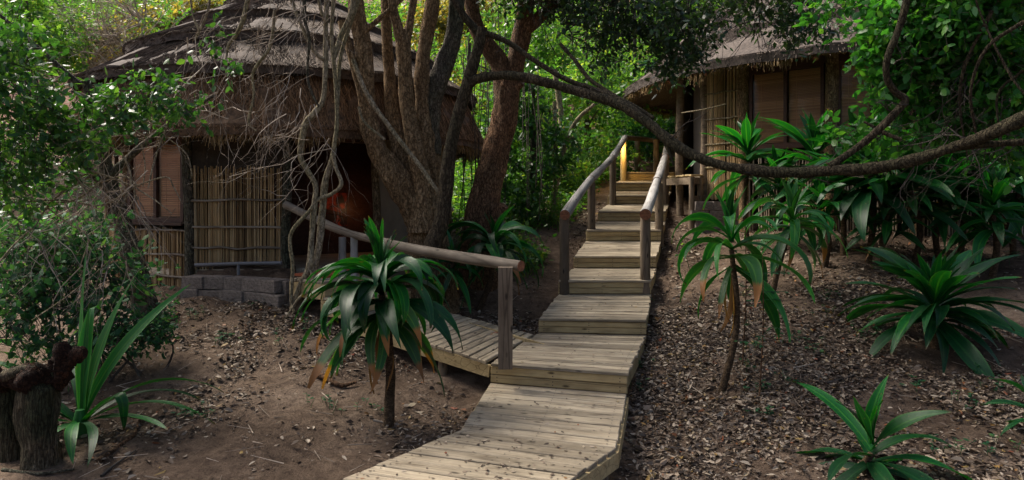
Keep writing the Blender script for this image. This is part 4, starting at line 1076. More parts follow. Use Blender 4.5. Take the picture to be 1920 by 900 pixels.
# pale lianas hanging by the doorway
li = thing('hanging_liana', 'pale twisting lianas hanging from the canopy down to the lower hut steps', 'vine', on_ground(560, 590))
for s_, pts in enumerate([
    [(620, -80, 8.9, 10), (612, 20, 8.9, 8), (611, 85, 8.9, 8), (609, 155, 8.85, 8), (604, 190, 8.85, 9), (590, 212, 8.8, 10), (572, 235, 8.8, 10), (563, 290, 8.8, 8), (577, 320, 8.8, 8), (592, 350, 8.8, 8), (588, 400, 8.8, 9), (584, 450, 8.8, 9), (580, 500, 8.75, 10), (563, 535, 8.75, 10), (548, 580, 8.75, 9)],
    [(630, -60, 9.0, 7), (622, 60, 8.95, 6), (628, 140, 8.95, 6), (632, 220, 8.95, 6), (624, 290, 8.95, 7), (610, 340, 8.95, 10), (604, 400, 8.95, 11), (600, 450, 8.9, 11), (590, 500, 8.9, 11), (575, 550, 8.85, 12)],
    [(665, -40, 9.0, 8), (660, 20, 9.0, 8), (640, 65, 9.0, 8), (626, 110, 8.95, 7)],
    [(624, 288, 8.9, 6), (630, 315, 8.85, 6), (640, 345, 8.8, 6), (622, 364, 8.8, 6), (597, 374, 8.8, 6), (578, 398, 8.75, 6), (545, 440, 8.7, 6), (549, 500, 8.7, 6), (546, 560, 8.7, 5), (552, 585, 8.65, 5)],
    [(540, -30, 8.8, 6), (552, 15, 8.8, 6), (575, 70, 8.8, 6), (592, 100, 8.85, 6), (607, 112, 8.85, 7)],
    [(672, 0, 9.1, 6), (640, 100, 9.05, 6), (634, 170, 9.0, 6), (632, 215, 8.95, 6)],
    [(595, -20, 8.8, 5), (602, 20, 8.8, 5), (610, 40, 8.85, 6)],
    [(662, 112, 9.2, 7), (690, 180, 9.2, 8), (738, 248, 9.2, 7), (790, 315, 9.2, 7), (826, 366, 9.1, 6), (850, 396, 9.1, 5)],
    [(672, 200, 9.2, 4), (684, 230, 9.2, 4), (722, 262, 9.2, 4)],
    [(580, 500, 8.75, 6), (590, 535, 8.65, 6), (560, 560, 8.6, 4), (530, 605, 8.5, 2)]]):
    mb = MB(); limb(mb, pts, 8, .2, 7, 6, 120 + s_ * 1.7, rs=.62); mb.build('stem', M['vine'], li, True)

# dead pale branches over the lower roof
dead = thing('dead_branches', 'tangle of bare grey twigs hanging over the lower thatch roof', 'branches', W(520, 200, 8.6))
for s_, pts in enumerate([
    [(475, -30, 8.6, 8), (462, 8, 8.6, 7), (455, 40, 8.6, 7), (442, 66, 8.6, 6), (428, 85, 8.6, 5), (424, 110, 8.6, 3)],
    [(515, 20, 8.7, 5), (507, 85, 8.7, 5), (480, 125, 8.7, 5), (473, 145, 8.7, 4), (476, 180, 8.7, 4), (466, 228, 8.7, 4), (481, 246, 8.7, 2)],
    [(394, -20, 8.6, 4), (390, 20, 8.6, 4), (375, 55, 8.6, 4), (366, 75, 8.6, 3)], [(356, -10, 8.6, 3), (362, 30, 8.6, 3), (375, 60, 8.6, 4)],
    [(570, -20, 8.75, 6), (572, 40, 8.75, 6), (580, 75, 8.75, 5), (576, 140, 8.75, 4), (585, 175, 8.75, 4), (598, 200, 8.75, 3)]]):
    mb = MB(); limb(mb, pts, 7, .15, 8, 5, 160 + s_ * 2.9, rs=.6); mb.build('branch', M['vine'] if s_ < 4 else M['bark_grey'], dead, True)
rg = np.random.default_rng(31)
A_, B_, Ra, Rb = twig_tangle([W(440, 90, 8.6), W(560, 60, 8.7), W(600, 20, 8.8), W(500, 40, 8.7), W(560, 200, 8.8), W(420, 160, 8.4), W(590, 260, 8.8)],
    [(-.3, -.1, -.8), (-.5, 0, -.5), (-.5, 0, -.6), (-.4, 0, -.7), (-.3, -.1, -.8), (-.8, 0, -.5), (-.7, 0, -.4)], 95, 1.0, .0068, rg, .45, .25, jit=.26)
V, Q = sticks(A_, B_, Ra, Rb, 4); link('twigs', np_mesh('twigs', V, Q, M['twig']), dead)['kind'] = 'stuff'

# leafy tree at left
tb_ = on_ground(274, 592); ltree = thing('leafy_tree', 'dark leafy tree at far left with a lichened trunk before the lower hut', 'tree', tb_)
dl = tb_[1]
mb = MB(); limb(mb, [(276, 605, dl, 25), (268, 560, dl, 22), (256, 510, dl - .1, 20), (238, 450, dl - .2, 18), (222, 390, dl - .3, 15), (200, 320, dl - .5, 12), (185, 240, dl - .7, 10), (160, 150, dl - .9, 8)], 14, .2, 4, 6, 17)
mb.build('trunk', M['bark_grey'], ltree, True)
for s_, pts in enumerate([[(205, 330, dl - .5, 9), (270, 270, dl - .6, 6), (340, 215, dl - .7, 4), (400, 180, dl - .7, 3)], [(215, 370, dl - .4, 8), (150, 300, dl - .8, 6), (80, 230, dl - 1, 4)], [(150, 160, dl - .9, 6), (60, 80, dl - 1.1, 4), (-10, 20, dl - 1.2, 3)]]):
    mb = MB(); limb(mb, pts, 8, .2, 5, 5, 190 + s_); mb.build('limb', M['bark_grey'], ltree, True)
rg = np.random.default_rng(41); dq = dl - .9
(lv, lq), (tv, tq) = crown_geo([(*W(50, 270, 6.6), .55, .5, .36), (*W(150, 235, 6.8), .42, .4, .22), (*W(270, 185, 7.0), .36, .4, .17), (*W(215, 200, 6.9), .34, .4, .17), (*W(350, 200, 7.2), .16, .3, .14), (*W(300, 150, 7.2), .15, .3, .12), (*W(15, 110, 6.4), .25, .5, .55), (*W(30, 190, 6.3), .36, .4, .36), (*W(20, 360, 6.6), .22, .4, .22), (*W(395, 60, 7.4), .07, .2, .10), (*W(425, 115, 7.6), .10, .15, .10)], 540, 9, .085, .24, rg, up=.4, wr=.5)
link('crown', np_mesh('crown', lv, lq, M['leaf_near']), ltree)['kind'] = 'stuff'
link('twigs', np_mesh('twigs', tv, tq, M['twig_dark']), ltree)['kind'] = 'stuff'

bra = thing('bramble', 'pale dry bramble of crossing twigs in front of the lower hut window', 'bramble', on_ground(230, 600))
for s_, pts in enumerate([
    [(318, 222, 7.2, 3.5), (290, 300, 7.1, 4), (278, 352, 7.0, 4)], [(228, 285, 7, 4), (243, 320, 7, 5), (246, 350, 7, 5)], [(265, 270, 7.1, 3), (272, 310, 7.1, 3), (268, 350, 7, 3)],
    [(250, 350, 7, 4), (310, 332, 6.9, 4), (325, 350, 6.9, 3), (342, 382, 6.9, 2)], [(250, 350, 7, 4), (290, 375, 6.9, 3), (322, 400, 6.9, 2)], [(255, 352, 7, 4), (200, 330, 7, 4), (165, 325, 7, 4), (120, 355, 6.9, 4), (80, 400, 6.9, 3)],
    [(255, 350, 7, 4), (190, 385, 6.9, 4), (120, 375, 6.9, 4), (0, 380, 6.8, 3)], [(180, 325, 7, 4), (120, 360, 6.9, 4), (90, 385, 6.9, 4), (60, 435, 6.8, 3)], [(245, 350, 7, 4), (225, 395, 6.9, 4), (215, 440, 6.9, 3), (205, 480, 6.8, 2)],
    [(250, 350, 7, 4), (262, 400, 7, 3), (282, 435, 7, 3), (280, 480, 7, 2)], [(310, 255, 7.2, 3), (350, 290, 7.2, 3), (360, 330, 7.2, 2)], [(228, 405, 6.9, 4), (260, 470, 6.9, 3), (285, 510, 6.9, 2)],
    [(0, 490, 6.6, 4), (30, 455, 6.7, 4), (70, 420, 6.8, 3)], [(260, 350, 7, 4), (230, 330, 7, 4), (175, 345, 7, 4), (130, 330, 7, 3)], [(200, 330, 7, 4), (150, 370, 6.9, 4), (100, 380, 6.9, 3), (20, 372, 6.9, 3)],
    [(215, 480, 6.7, 3), (170, 520, 6.6, 3), (120, 560, 6.5, 3), (60, 600, 6.5, 2)], [(90, 390, 6.9, 3), (130, 420, 6.9, 3), (165, 445, 6.9, 3), (150, 500, 6.8, 2)]]):
    mb = MB(); limb(mb, pts, 6, .12, 9, 5, 210 + s_ * 1.3, rs=.42); mb.build('twig', M['vine'], bra, True)
rg = np.random.default_rng(43)
A_, B_, Ra, Rb = twig_tangle([W(180, 330, 7), W(250, 350, 7), W(120, 370, 6.9), W(90, 430, 6.8), W(200, 470, 6.8), W(320, 240, 7.2), W(240, 250, 7.1)],
    [(.3, 0, -.6), (-.2, 0, -.8), (-.5, 0, -.5), (.4, 0, -.7), (-.3, 0, -.7), (-.8, -.1, -.25), (-.8, 0, -.3)], 85, .8, .006, rg, .4, .2, jit=.14)
V, Q = sticks(A_, B_, Ra, Rb, 4); link('twigs', np_mesh('twigs', V, Q, M['twig']), bra)['kind'] = 'stuff'

def shrub(name, label, blobs, sprays, per, L, mat, seed, cat='shrub', group=None, sl=.22, stems=5, wr=.5, smat=None, parent_only=False):
    c = blobs[0]; x, y = c[0], c[1]; z = gz(x, y)
    t = thing(name, label, cat, (x, y, z), group or {'bank_bush': 'bushes on the bank', 'understory_shrub': 'low shrubs at the left'}[name]); rg = np.random.default_rng(seed)
    (lv, lq), (tv, tq) = crown_geo(blobs, sprays, per, L, sl, rg, wr=wr, up=.5)
    link('foliage', np_mesh('foliage', lv, lq, mat), t)['kind'] = 'stuff'
    mb = MB()
    for k in range(stems):
        b = blobs[k % len(blobs)]; e_ = np.array(b[:3]) + rg.normal(size=3) * np.array(b[3:6]) * .4; s0 = np.array([x + rg.normal() * .1, y + rg.normal() * .1, z - .05]); m_ = (s0 + e_) / 2 + rg.normal(size=3) * .08
        mb.tube(smooth_path([s0, m_, e_], 4), np.linspace(.014, .005, 9), 5, 0, 1, False)
    mb.add(tv, tq); mb.build('stems', smat or M['twig_dark'], t)['kind'] = 'stuff'
    return t
def GB(px, py, d, rx, ry, rz): return (*W(px, py, d), rx, ry, rz)
shrub('understory_shrub', 'low blue-green leafy shrub at the far left edge behind the stump', [GB(150, 450, 7.6, .4, .3, .3), GB(20, 450, 7.2, .3, .3, .3), GB(120, 560, 7.2, .6, .4, .35), GB(60, 520, 7.2, .5, .4, .3), GB(180, 500, 7.4, .45, .3, .35), GB(30, 620, 6.9, .4, .4, .25), GB(210, 600, 7.2, .35, .3, .22), GB(110, 470, 7.3, .4, .3, .25)], 470, 8, .085, M['leaf_blue'], 51, sl=.42, wr=.6)
shrub('understory_shrub', 'small leafy shrub between the lichened trunk and the strap-leaved lily', [GB(270, 620, 7.2, .30, .25, .16), GB(210, 640, 7.0, .35, .3, .16), GB(300, 600, 7.5, .18, .2, .12)], 220, 8, .055, M['leaf_blue'], 52, sl=.13)

# bright leafed tree at right
rb = (4.9, 5.2); rt = thing('bright_leafed_tree', 'bright green broad-leaved tree filling the upper right corner', 'tree', (rb[0] + 1.2, rb[1], gz(rb[0] + 1.2, rb[1])))
mb = MB(); x0 = rb[0] + 1.2
P = smooth_path([(x0, 5.2, gz(x0, 5.2) - .1, .12), (x0 - .1, 5.3, 1.6, .10), (x0 - .3, 5.6, 2.8, .09), (x0 - .8, 6.0, 4.0, .07), (x0 - 1.3, 6.2, 5.0, .05)], 5); mb.tube(P[:, :3], P[:, 3], 10, .15, 3)
mb.build('trunk', M['bark_green'], rt, True)
for s_, pts in enumerate([[(1920, 40, 6.3, 8), (1850, 90, 6.4, 7), (1820, 170, 6.5, 6), (1830, 250, 6.6, 4)], [(1860, 20, 6.6, 7), (1810, 120, 6.7, 6), (1800, 200, 6.8, 5), (1815, 300, 6.9, 3)], [(1920, 130, 6.5, 6), (1870, 180, 6.6, 5), (1880, 280, 6.6, 3)], [(1960, 210, 6.2, 5), (1900, 150, 6.3, 5), (1840, 30, 6.5, 4), (1820, -40, 6.5, 3)]]):
    mb = MB(); limb(mb, pts, 7, .15, 6, 5, 240 + s_, rs=.5); mb.build('branch', M['bark_green'], rt, True)
rg = np.random.default_rng(61)
(lv, lq), (tv, tq) = crown_geo([GB(1740, 110, 7.4, .55, .5, .50), GB(1830, 60, 7.2, .55, .5, .5), GB(1690, 170, 7.5, .26, .3, .26), GB(1700, 40, 7.3, .42, .4, .35), GB(1850, 190, 7.2, .45, .4, .35), GB(1780, 215, 7.4, .32, .3, .16), GB(1600, 250, 7.6, .20, .25, .08), GB(1660, 262, 7.5, .25, .25, .08), GB(1640, 70, 7.6, .22, .3, .26), GB(1900, 120, 7.0, .4, .4, .5), GB(1840, -70, 7.2, 1.2, .8, .5), GB(1570, 10, 7.9, .30, .3, .12), GB(1700, 250, 7.6, .45, .3, .10), GB(1880, 270, 7.2, .35, .3, .18), GB(1700, 110, 7.7, .30, .3, .3), GB(1780, 20, 7.0, .6, .4, .3)], 1900, 8, .105, .28, rg, up=.5, wr=.55)
link('crown', np_mesh('crown', lv, lq, M['leaf_bright']), rt)['kind'] = 'stuff'
A_, B_, Ra, Rb = twig_tangle([W(1850, 60, 6.9), W(1820, 150, 6.9), W(1880, 200, 6.9), W(1780, 250, 6.9), W(1900, 260, 6.8)], [(-.2, 0, -.9), (-.3, 0, -.8), (0, 0, -.8), (-.5, 0, -.3), (-.8, 0, -.1)], 40, .7, .008, rg)
V, Q = sticks(A_, B_, Ra, Rb, 4); link('twigs', np_mesh('twigs', np.concatenate([V, tv]), np.concatenate([Q, tq + len(V)]), M['twig_dark']), rt)['kind'] = 'stuff'

# forest behind
def forest_tree(label, px, d, top, bot, halfw, mat, seed, leaves=900, trunk_px=None, L=.14, name='forest_tree', lean=0, group=None, bark=None):
    x = (px - 960) / F * d; z = gz(x, d); rg = np.random.default_rng(seed)
    t = thing(name, label, 'tree', (x, d, z), group or 'forest trees on the slope')
    zt, zb = W(px, top, d)[2], W(px, bot, d)[2]; zb = max(zb, z + .1); hw_ = halfw / F * d
    mb = MB(); P = smooth_path([(x, d, z - .2, .09), (x + lean * .4, d, z + (zt - z) * .4, .075), (x + lean, d, z + (zt - z) * .85, .03)], 6)
    mb.tube(P[:, :3], P[:, 3], 9, .15, 3)
    for k in range(4):
        h_ = .35 + .14 * k; p0 = P[int(h_ * (len(P) - 1)), :3]; e_ = p0 + np.array([rg.normal() * hw_ * .6, rg.normal() * hw_ * .3, abs(rg.normal()) * .6 + .3])
        mb.tube([p0, (p0 + e_) / 2 + rg.normal(size=3) * .08, e_], [.035, .022, .008], 6, 0, 1, False)
    mb.build('trunk', bark or M['bark_grey'], t, True)
    nb = 9; blobs = []
    for k in range(nb):
        u = rg.uniform(-1, 1); v = rg.uniform(0, 1)
        blobs.append((x + lean * v + u * hw_ * (1 - .4 * abs(v - .45)), d + rg.normal() * hw_ * .35, zb + (zt - zb) * v, hw_ * rg.uniform(.25, .5), hw_ * .4, (zt - zb) * rg.uniform(.10, .22)))
    (lv, lq), (tv, tq) = crown_geo(blobs, leaves, 9, L, .4, rg, up=.45)
    link('crown', np_mesh('crown', lv, lq, mat), t)['kind'] = 'stuff'
    return t
forest_tree('pale green tree catching the light beyond the arching bough', 1100, 19.5, 60, 330, 130, M['leaf_far'], 71, 1000)
forest_tree('dense green tree behind the top of the left handrail', 1030, 17.5, 150, 420, 100, M['leaf_far'], 72, 900)
forest_tree('tall forest tree between the red-barked trunk and the upper hut eave', 1190, 22, -60, 260, 150, M['leaf_far'], 73, 1000)
forest_tree('leafy tree rising behind the upper hut eave and back rail', 1270, 21, 120, 330, 100, M['leaf_blue'], 74, 800, L=.15)
forest_tree('slim tree with dark leaves just right of the red-barked trunk', 1000, 14.5, 120, 420, 70, M['leaf_near'], 75, 600)
forest_tree('tall tree high on the slope above the pale green tree', 1020, 26, -140, 160, 170, M['leaf_far'], 76, 1000, L=.18)
forest_tree('yellow-olive tree on the slope seen between the large stems', 880, 24, -20, 230, 90, M['leaf_yellow'], 77, 700, L=.17)
forest_tree('high forest tree above the plank steps', 1330, 27, -160, 180, 190, M['leaf_far'], 78, 1000, L=.2)
forest_tree('yellow-leaved tree above the lower roof at its left slope', 320, 22, 0, 90, 60, M['leaf_yellow'], 79, 800, L=.15)
forest_tree('feathery pale green tree at the top left corner', 50, 17, -60, 110, 70, M['leaf_far'], 81, 600, L=.13)
forest_tree('far tree behind the upper hut roof', 1560, 32, -260, 60, 260, M['leaf_far'], 83, 900, L=.24)
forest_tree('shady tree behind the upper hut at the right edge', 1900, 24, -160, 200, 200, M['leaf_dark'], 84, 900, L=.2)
forest_tree('olive tree on the slope right of the lower roof eave', 950, 20, 40, 330, 80, M['leaf_far'], 85, 700, L=.14)

# thin bare stems in the undergrowth
bs = thing('bare_sapling', 'pale bare forked sapling standing in the undergrowth left of the steps', 'sapling', on_ground(1045, 430))
for s_, pts in enumerate([[(1040, 420, 14.5, 5), (1042, 340, 14.5, 5), (1041, 260, 14.5, 4.5), (1040, 190, 14.5, 4)], [(1045, 330, 14.5, 4), (1060, 270, 14.4, 4), (1082, 225, 14.3, 4), (1115, 195, 14.2, 3)], [(1062, 268, 14.4, 3), (1078, 255, 14.4, 3), (1094, 238, 14.3, 2)], [(1058, 330, 15, 4), (1056, 270, 15, 6), (1050, 200, 15, 6), (1040, 130, 15, 5)], [(1030, 420, 14.6, 4), (1048, 330, 14.5, 4), (1058, 280, 14.5, 3)]]):
    mb = MB(); limb(mb, pts, 7, .1, 5, 5, 260 + s_); mb.build('stem', M['vine'], bs, True)

# undergrowth masses
def carpet(name, poly, n, L, mat, seed, hmax=.7, per=8):
    rg = np.random.default_rng(seed); xs_, ys_ = rg.uniform(poly[0], poly[1], n), rg.uniform(poly[2], poly[3], n)
    keep = np.ones(n, bool)
    for i in range(n):
        nz = noise.noise(Vector((xs_[i] * .7, ys_[i] * .7, seed))); keep[i] = nz > -.35
        # off the steps and out of the huts
        lx = np.interp(ys_[i], [8.9, 19.3], [.2, 3.2]); rx_ = np.interp(ys_[i], [8.9, 19.3], [1.95, 4.9])
        if 7 < ys_[i] < 20 and lx - .55 < xs_[i] < rx_ + .3: keep[i] = False
        if math.hypot(xs_[i] - C1[0], ys_[i] - C1[1]) < 3.5 or math.hypot(xs_[i] - C2[0], ys_[i] - C2[1]) < 5.2: keep[i] = False
    keep &= ~(((xs_ + 13.0) / 2.6) ** 2 + ((ys_ - 20.5) / 4.5) ** 2 < 1)
    xs_, ys_ = xs_[keep], ys_[keep]; n = len(xs_)
    z = ground_z(xs_, ys_); h_ = hmax * rg.uniform(.15, 1, n) * (0.6 + .5 * np.sin(xs_ * 2.1 + ys_ * 1.3))
    h_ = np.abs(h_) + .08
    O = np.stack([xs_, ys_, z], 1); E_ = O + np.stack([rg.normal(0, .25, n) * h_, rg.normal(0, .25, n) * h_, h_], 1)
    t = (np.arange(per) + 1) / per
    Cc = (O[:, None] + (E_ - O)[:, None] * t[None, :, None] + rg.normal(size=(n, per, 3)) * .07).reshape(-1, 3)
    D_ = unit(rg.normal(size=(len(Cc), 3)) * np.array([1, 1, .35]))
    V, Q = leaf_geo(Cc, D_, L * rg.uniform(.6, 1.3, len(Cc)), .5, .65, rg=rg)
    V2, Q2 = sticks(O, E_, .006, .003)
    o = link(name, np_mesh(name, np.concatenate([V, V2]), np.concatenate([Q, Q2 + len(V)]), mat)); o['kind'] = 'stuff'
carpet('undergrowth', (-1.6, 3.0, 11.3, 20), 4200, .10, M['leaf_far'], 1, 1.0)
carpet('hillside_undergrowth', (-26, 16, 19.5, 42), 16000, .2, M['leaf_far'], 2, 2.0)
carpet('bank_undergrowth', (-16, -7.2, 10, 26), 2600, .12, M['leaf_near'], 3, .9)

for px_, py_, d_, sd_, mt_, lab in ((60, 20, 18, 3, 'leaf_far', 'light green bush at the top of the bank in the upper left corner'), (230, 60, 20, 4, 'leaf_yellow', 'straw coloured bush on the bank left of the yellow-leaved tree'), (330, 60, 19, 6, 'leaf_far', 'green bush on the bank just above the lower roof edge')):
    shrub('bank_bush', lab, [GB(px_, py_, d_, 1.2, .6, .6), GB(px_ + 60, py_ + 40, d_, .9, .6, .5), GB(px_ - 40, py_ + 40, d_, .7, .6, .4)], 260, 8, .13, M[mt_], 500 + sd_, 'bush', sl=.4)
# dry twigs on the bank at top left
dry = thing('dry_thicket', 'thicket of dry tan twigs on the reddish bank above the lower roof', 'thicket', W(180, 130, 19))
rg = np.random.default_rng(91)
A_, B_, Ra, Rb = twig_tangle([W(150, 60, 19), W(220, 80, 19), W(270, 40, 19), W(170, 130, 19), W(240, 150, 18)], [(.3, 0, -.2), (-.5, 0, .2), (-.4, 0, .3), (.2, 0, .3), (.1, 0, .4)], 150, 2.4, .02, rg, .5, .1)
V, Q = sticks(A_, B_, Ra, Rb, 4); link('twigs', np_mesh('twigs', V, Q, M['twig']), dry)['kind'] = 'stuff'
# hanging thin stems behind, between lower hut and red tree
cur = thing('vine_curtain', 'curtain of thin upright vines between the lower hut and the red-barked tree', 'vine', (*W(900, 330, 12.6)[:2], gz(*W(900, 330, 12.6)[:2])))
n = 28; rgv = np.random.default_rng(92); px_ = rgv.uniform(868, 1010, n); d_ = rgv.uniform(11.6, 13.5, n)
P0 = np.array([W(a_, b_, c_) for a_, b_, c_ in zip(px_, rgv.uniform(-20, 200, n), d_)]); P1 = np.array([W(a_, b_, c_) for a_, b_, c_ in zip(px_ + rgv.normal(0, 12, n), rgv.uniform(300, 440, n), d_)])
mid = (P0 + P1) / 2 + rgv.normal(0, .06, (n, 3)); V, Q = sticks(np.concatenate([P0, mid]), np.concatenate([mid, P1]), .009, .007, 4)
link('stems', np_mesh('stems', V, Q, M['twig_dark']), cur)['kind'] = 'stuff'

# ------------------------------------------------------------------ strap-leaved plants
def strap_mesh(e0, droop, L, Wd, fold, seed, kink=None, seg=12, wave=.012, power=1.25):
    """leaf in the XZ plane leaving the origin; 3 points across"""
    rgk = np.random.default_rng(seed); V, UV, Q = [], [], []
    x = z = 0.0; ph = rgk.uniform(0, 6)
    tw = rgk.normal(0, .55); sway = rgk.normal(0, .14)
    for i in range(seg + 1):
        t = i / seg
        ang_ = e0 - droop * t ** power
        if kink and t > kink[0]: ang_ -= kink[1] * min(1, (t - kink[0]) / .12)
        if i:
            x += math.cos(ang_) * L / seg; z += math.sin(ang_) * L / seg
        wd = Wd * .5 * min(1.0, .40 + 1.35 * t) * max(0.03, (1 - max(0, (t - .45) / .55) ** 2.0))
        y0 = sway * L * t * t; a_ = tw * t
        fx, fz = -math.sin(ang_), math.cos(ang_)
        for s_ in (-1, 0, 1):
            f_ = fold * wd * abs(s_) * (1 - .5 * t) + wave * math.sin(ph + 9 * t + 1.7 * s_) * abs(s_)
            V.append((x + fx * (f_ + s_ * wd * math.sin(a_)), y0 + s_ * wd * math.cos(a_), z + fz * (f_ + s_ * wd * math.sin(a_))))
            UV.append((.5 + .5 * s_, t))
        if i:
            b = (i - 1) * 3
            for j in (0, 1): Q.append((b + j, b + j + 1, b + j + 4, b + j + 3))
    return np.array(V), np.array(Q), np.array(UV)

LEAFM = {}
def leaf_mesh(kind, cls, var, mat):
    key = (kind, cls, var, mat.name)
    if key in LEAFM: return LEAFM[key]
    sd_ = hash((kind == 'lily', cls, var)) % 9999; rgk = np.random.default_rng(cls * 100 + var * 7 + (5000 if kind == 'lily' else 0))
    if kind == 'corn':      # broad arching leaves; cls 0 upright .. 4 hanging
        e0 = [78, 58, 36, 8, -25][cls] + rgk.uniform(-10, 10); dr = [26, 150, 140, 96, 55][cls] * rgk.uniform(.7, 1.15)
        Wd = .135 * rgk.uniform(.8, 1.2); pw = 1.35
        V, Q, UV = strap_mesh(R(e0), R(dr), 1.0, Wd, .55, int(rgk.integers(999)), power=pw)
    elif kind == 'bush':    # stiffer, lily-like rosette
        e0 = [76, 52, 30, 12, -5][cls] + rgk.uniform(-8, 8); dr = [18, 50, 60, 60, 50][cls] * rgk.uniform(.7, 1.3)
        V, Q, UV = strap_mesh(R(e0), R(dr), 1.0, 0.15 * rgk.uniform(.85, 1.15), .5, int(rgk.integers(999)))
    me = np_mesh('leaf', V, Q, mat, True, uv=UV); LEAFM[key] = me; return me

def rosette(name, label, base, head, kind, n, L, mats, seed, stem_r=.035, group=None, mix=(.14, .26, .26, .2, .14), dead=0, tips=0, cat='plant', spread=.12, width=1.0):
    rgk = np.random.default_rng(seed); base = np.array(base); head = np.array(head)
    t = thing(name, label, cat, base, group or {'corn_plant': 'strap-leaved plants', 'bush_lily': 'low strap-leaved clumps'}[name])
    if head[2] - base[2] > .08:
        m_ = (base + head) / 2 + np.array([rgk.choice([-1, 1]) * rgk.uniform(.03, .09), rgk.normal() * .04, 0])
        mb = MB(); P = smooth_path([base - np.array([0, 0, .06]), m_, head + np.array([0, 0, .05])], 9); mb.tube(P, np.linspace(stem_r * 1.15, stem_r * .8, len(P)), 10, .12, 9); mb.build('trunk', M['stem'], t, True)
    cls = np.repeat(np.arange(5), np.maximum(1, np.round(np.array(mix) * n).astype(int)))
    tilt = Matrix.Rotation(rgk.normal(0, .08), 4, 'Y') @ Matrix.Rotation(rgk.normal(0, .07), 4, 'X')
    for i, c in enumerate(cls):
        az = i * 2.39996 + rgk.normal(0, .22); v = int(rgk.integers(9))
        mat = mats[int(rgk.integers(len(mats)))]
        if c >= 3 and tips and rgk.random() < tips: mat = M['strap_tip']
        me = leaf_mesh(kind, int(c), v, mat)
        s_ = L * rgk.uniform(.72, 1.15) * (.62 if c == 0 else 1)
        h_ = head + np.array([0, 0, spread * (1.0 - c / 2.6)])
        Bm = Matrix.Translation(Vector(h_)) @ tilt @ Matrix.Rotation(az, 4, 'Z') @ Matrix.Rotation(rgk.normal(0, .12), 4, 'X') @ Matrix.Diagonal((s_, s_ * width, s_, 1))
        link('leaf', me, t, Bm)
    for i in range(dead):
        az = i * 2.1 + rgk.uniform(0, 1); me = leaf_mesh(kind, 4, i % 5, M['strap_dead'])
        s_ = L * rgk.uniform(.55, .8); Bm = Matrix.Translation(Vector(head - np.array([0, 0, .10 + .05 * i]))) @ Matrix.Rotation(az, 4, 'Z') @ Matrix.Rotation(R(38), 4, 'Y') @ Matrix.Diagonal((s_, s_ * .8, s_, 1))
        o = link('leaf', me, t, Bm); o['label'] = 'brown withered leaf hanging against the stem'
    return t

LD = 'large broad-leaved corn plant'
# 1: front left
b_ = on_ground(728, 797); rosette('corn_plant', 'large dark green strap-leaved plant on a bare stem in front of the log handrail', b_, W(716, 562, b_[1]), 'corn', 100, .88, [M['strap'], M['strap_dark'], M['strap_dark']], 3, .045, dead=5, tips=.4, spread=.22, mix=(.13, .28, .27, .20, .12), width=1.05)
# 2: behind rail
b_ = on_ground(893, 583); rosette('corn_plant', 'strap-leaved plant at the foot of the red-barked tree behind the log handrail', b_, W(925, 470, b_[1]), 'corn', 44, .92, [M['strap'], M['strap_dark']], 5, .04, tips=.1, mix=(.18, .25, .27, .18, .12), width=1.05)
b_ = np.array([-.95, 9.6, gz(-.95, 9.6)]); rosette('corn_plant', 'smaller strap-leaved plant half hidden behind the handrail and the large trunk', b_, W(850, 500, 9.5), 'corn', 20, .6, [M['strap'], M['strap_dark']], 6, .03)
# 3: right
b_ = on_ground(1351, 736); rosette('corn_plant', 'bright green strap-leaved plant on a curved thin stem right of the steps', b_, W(1372, 478, b_[1] + .1), 'corn', 34, .92, [M['strap'], M['strap_pale'], M['strap']], 8, .034, dead=3, tips=.12, mix=(.24, .24, .22, .14, .16), spread=.22, width=1.05)
# 4: just behind it
b_ = on_ground(1445, 560); rosette('corn_plant', 'strap-leaved plant with hanging yellow-tipped leaves behind the curved-stem one', b_, W(1485, 425, b_[1]), 'corn', 36, .86, [M['strap'], M['strap_pale']], 9, .035, dead=1, tips=.3, mix=(.2, .22, .24, .18, .16), width=1.1)
# 5: along the upper hut wall
for px, py, hy, hx, L_, n_, sd_, lab in ((1627, 492, 335, 1632, 1.15, 50, 10, 'strap-leaved plant on a clear bare stem in front of the slatted hut base'),
        (1405, 470, 312, 1403, 1.0, 38, 11, 'strap-leaved plant against the reed panel of the upper hut'),
        (1540, 465, 315, 1525, 1.0, 36, 12, 'pale strap-leaved plant under the middle of the upper hut windows'),
        (1800, 480, 330, 1800, 1.25, 56, 13, 'tall dark strap-leaved plant in shade at the right of the upper hut'),
        (1890, 455, 330, 1885, 1.15, 40, 14, 'shaded strap-leaved plant beside the right edge under the bough')):
    b_ = on_ground(px, py); rosette('corn_plant', lab, b_, W(hx, hy, b_[1]), 'bush', int(n_ * 1.25), L_, [M['strap'], M['strap'], M['strap_dark']] if sd_ in (11, 12) else [M['strap_dark'], M['strap'], M['strap_dark']], sd_, .042, mix=(.20, .24, .24, .18, .14), tips=.03, width=1.1, spread=.3)
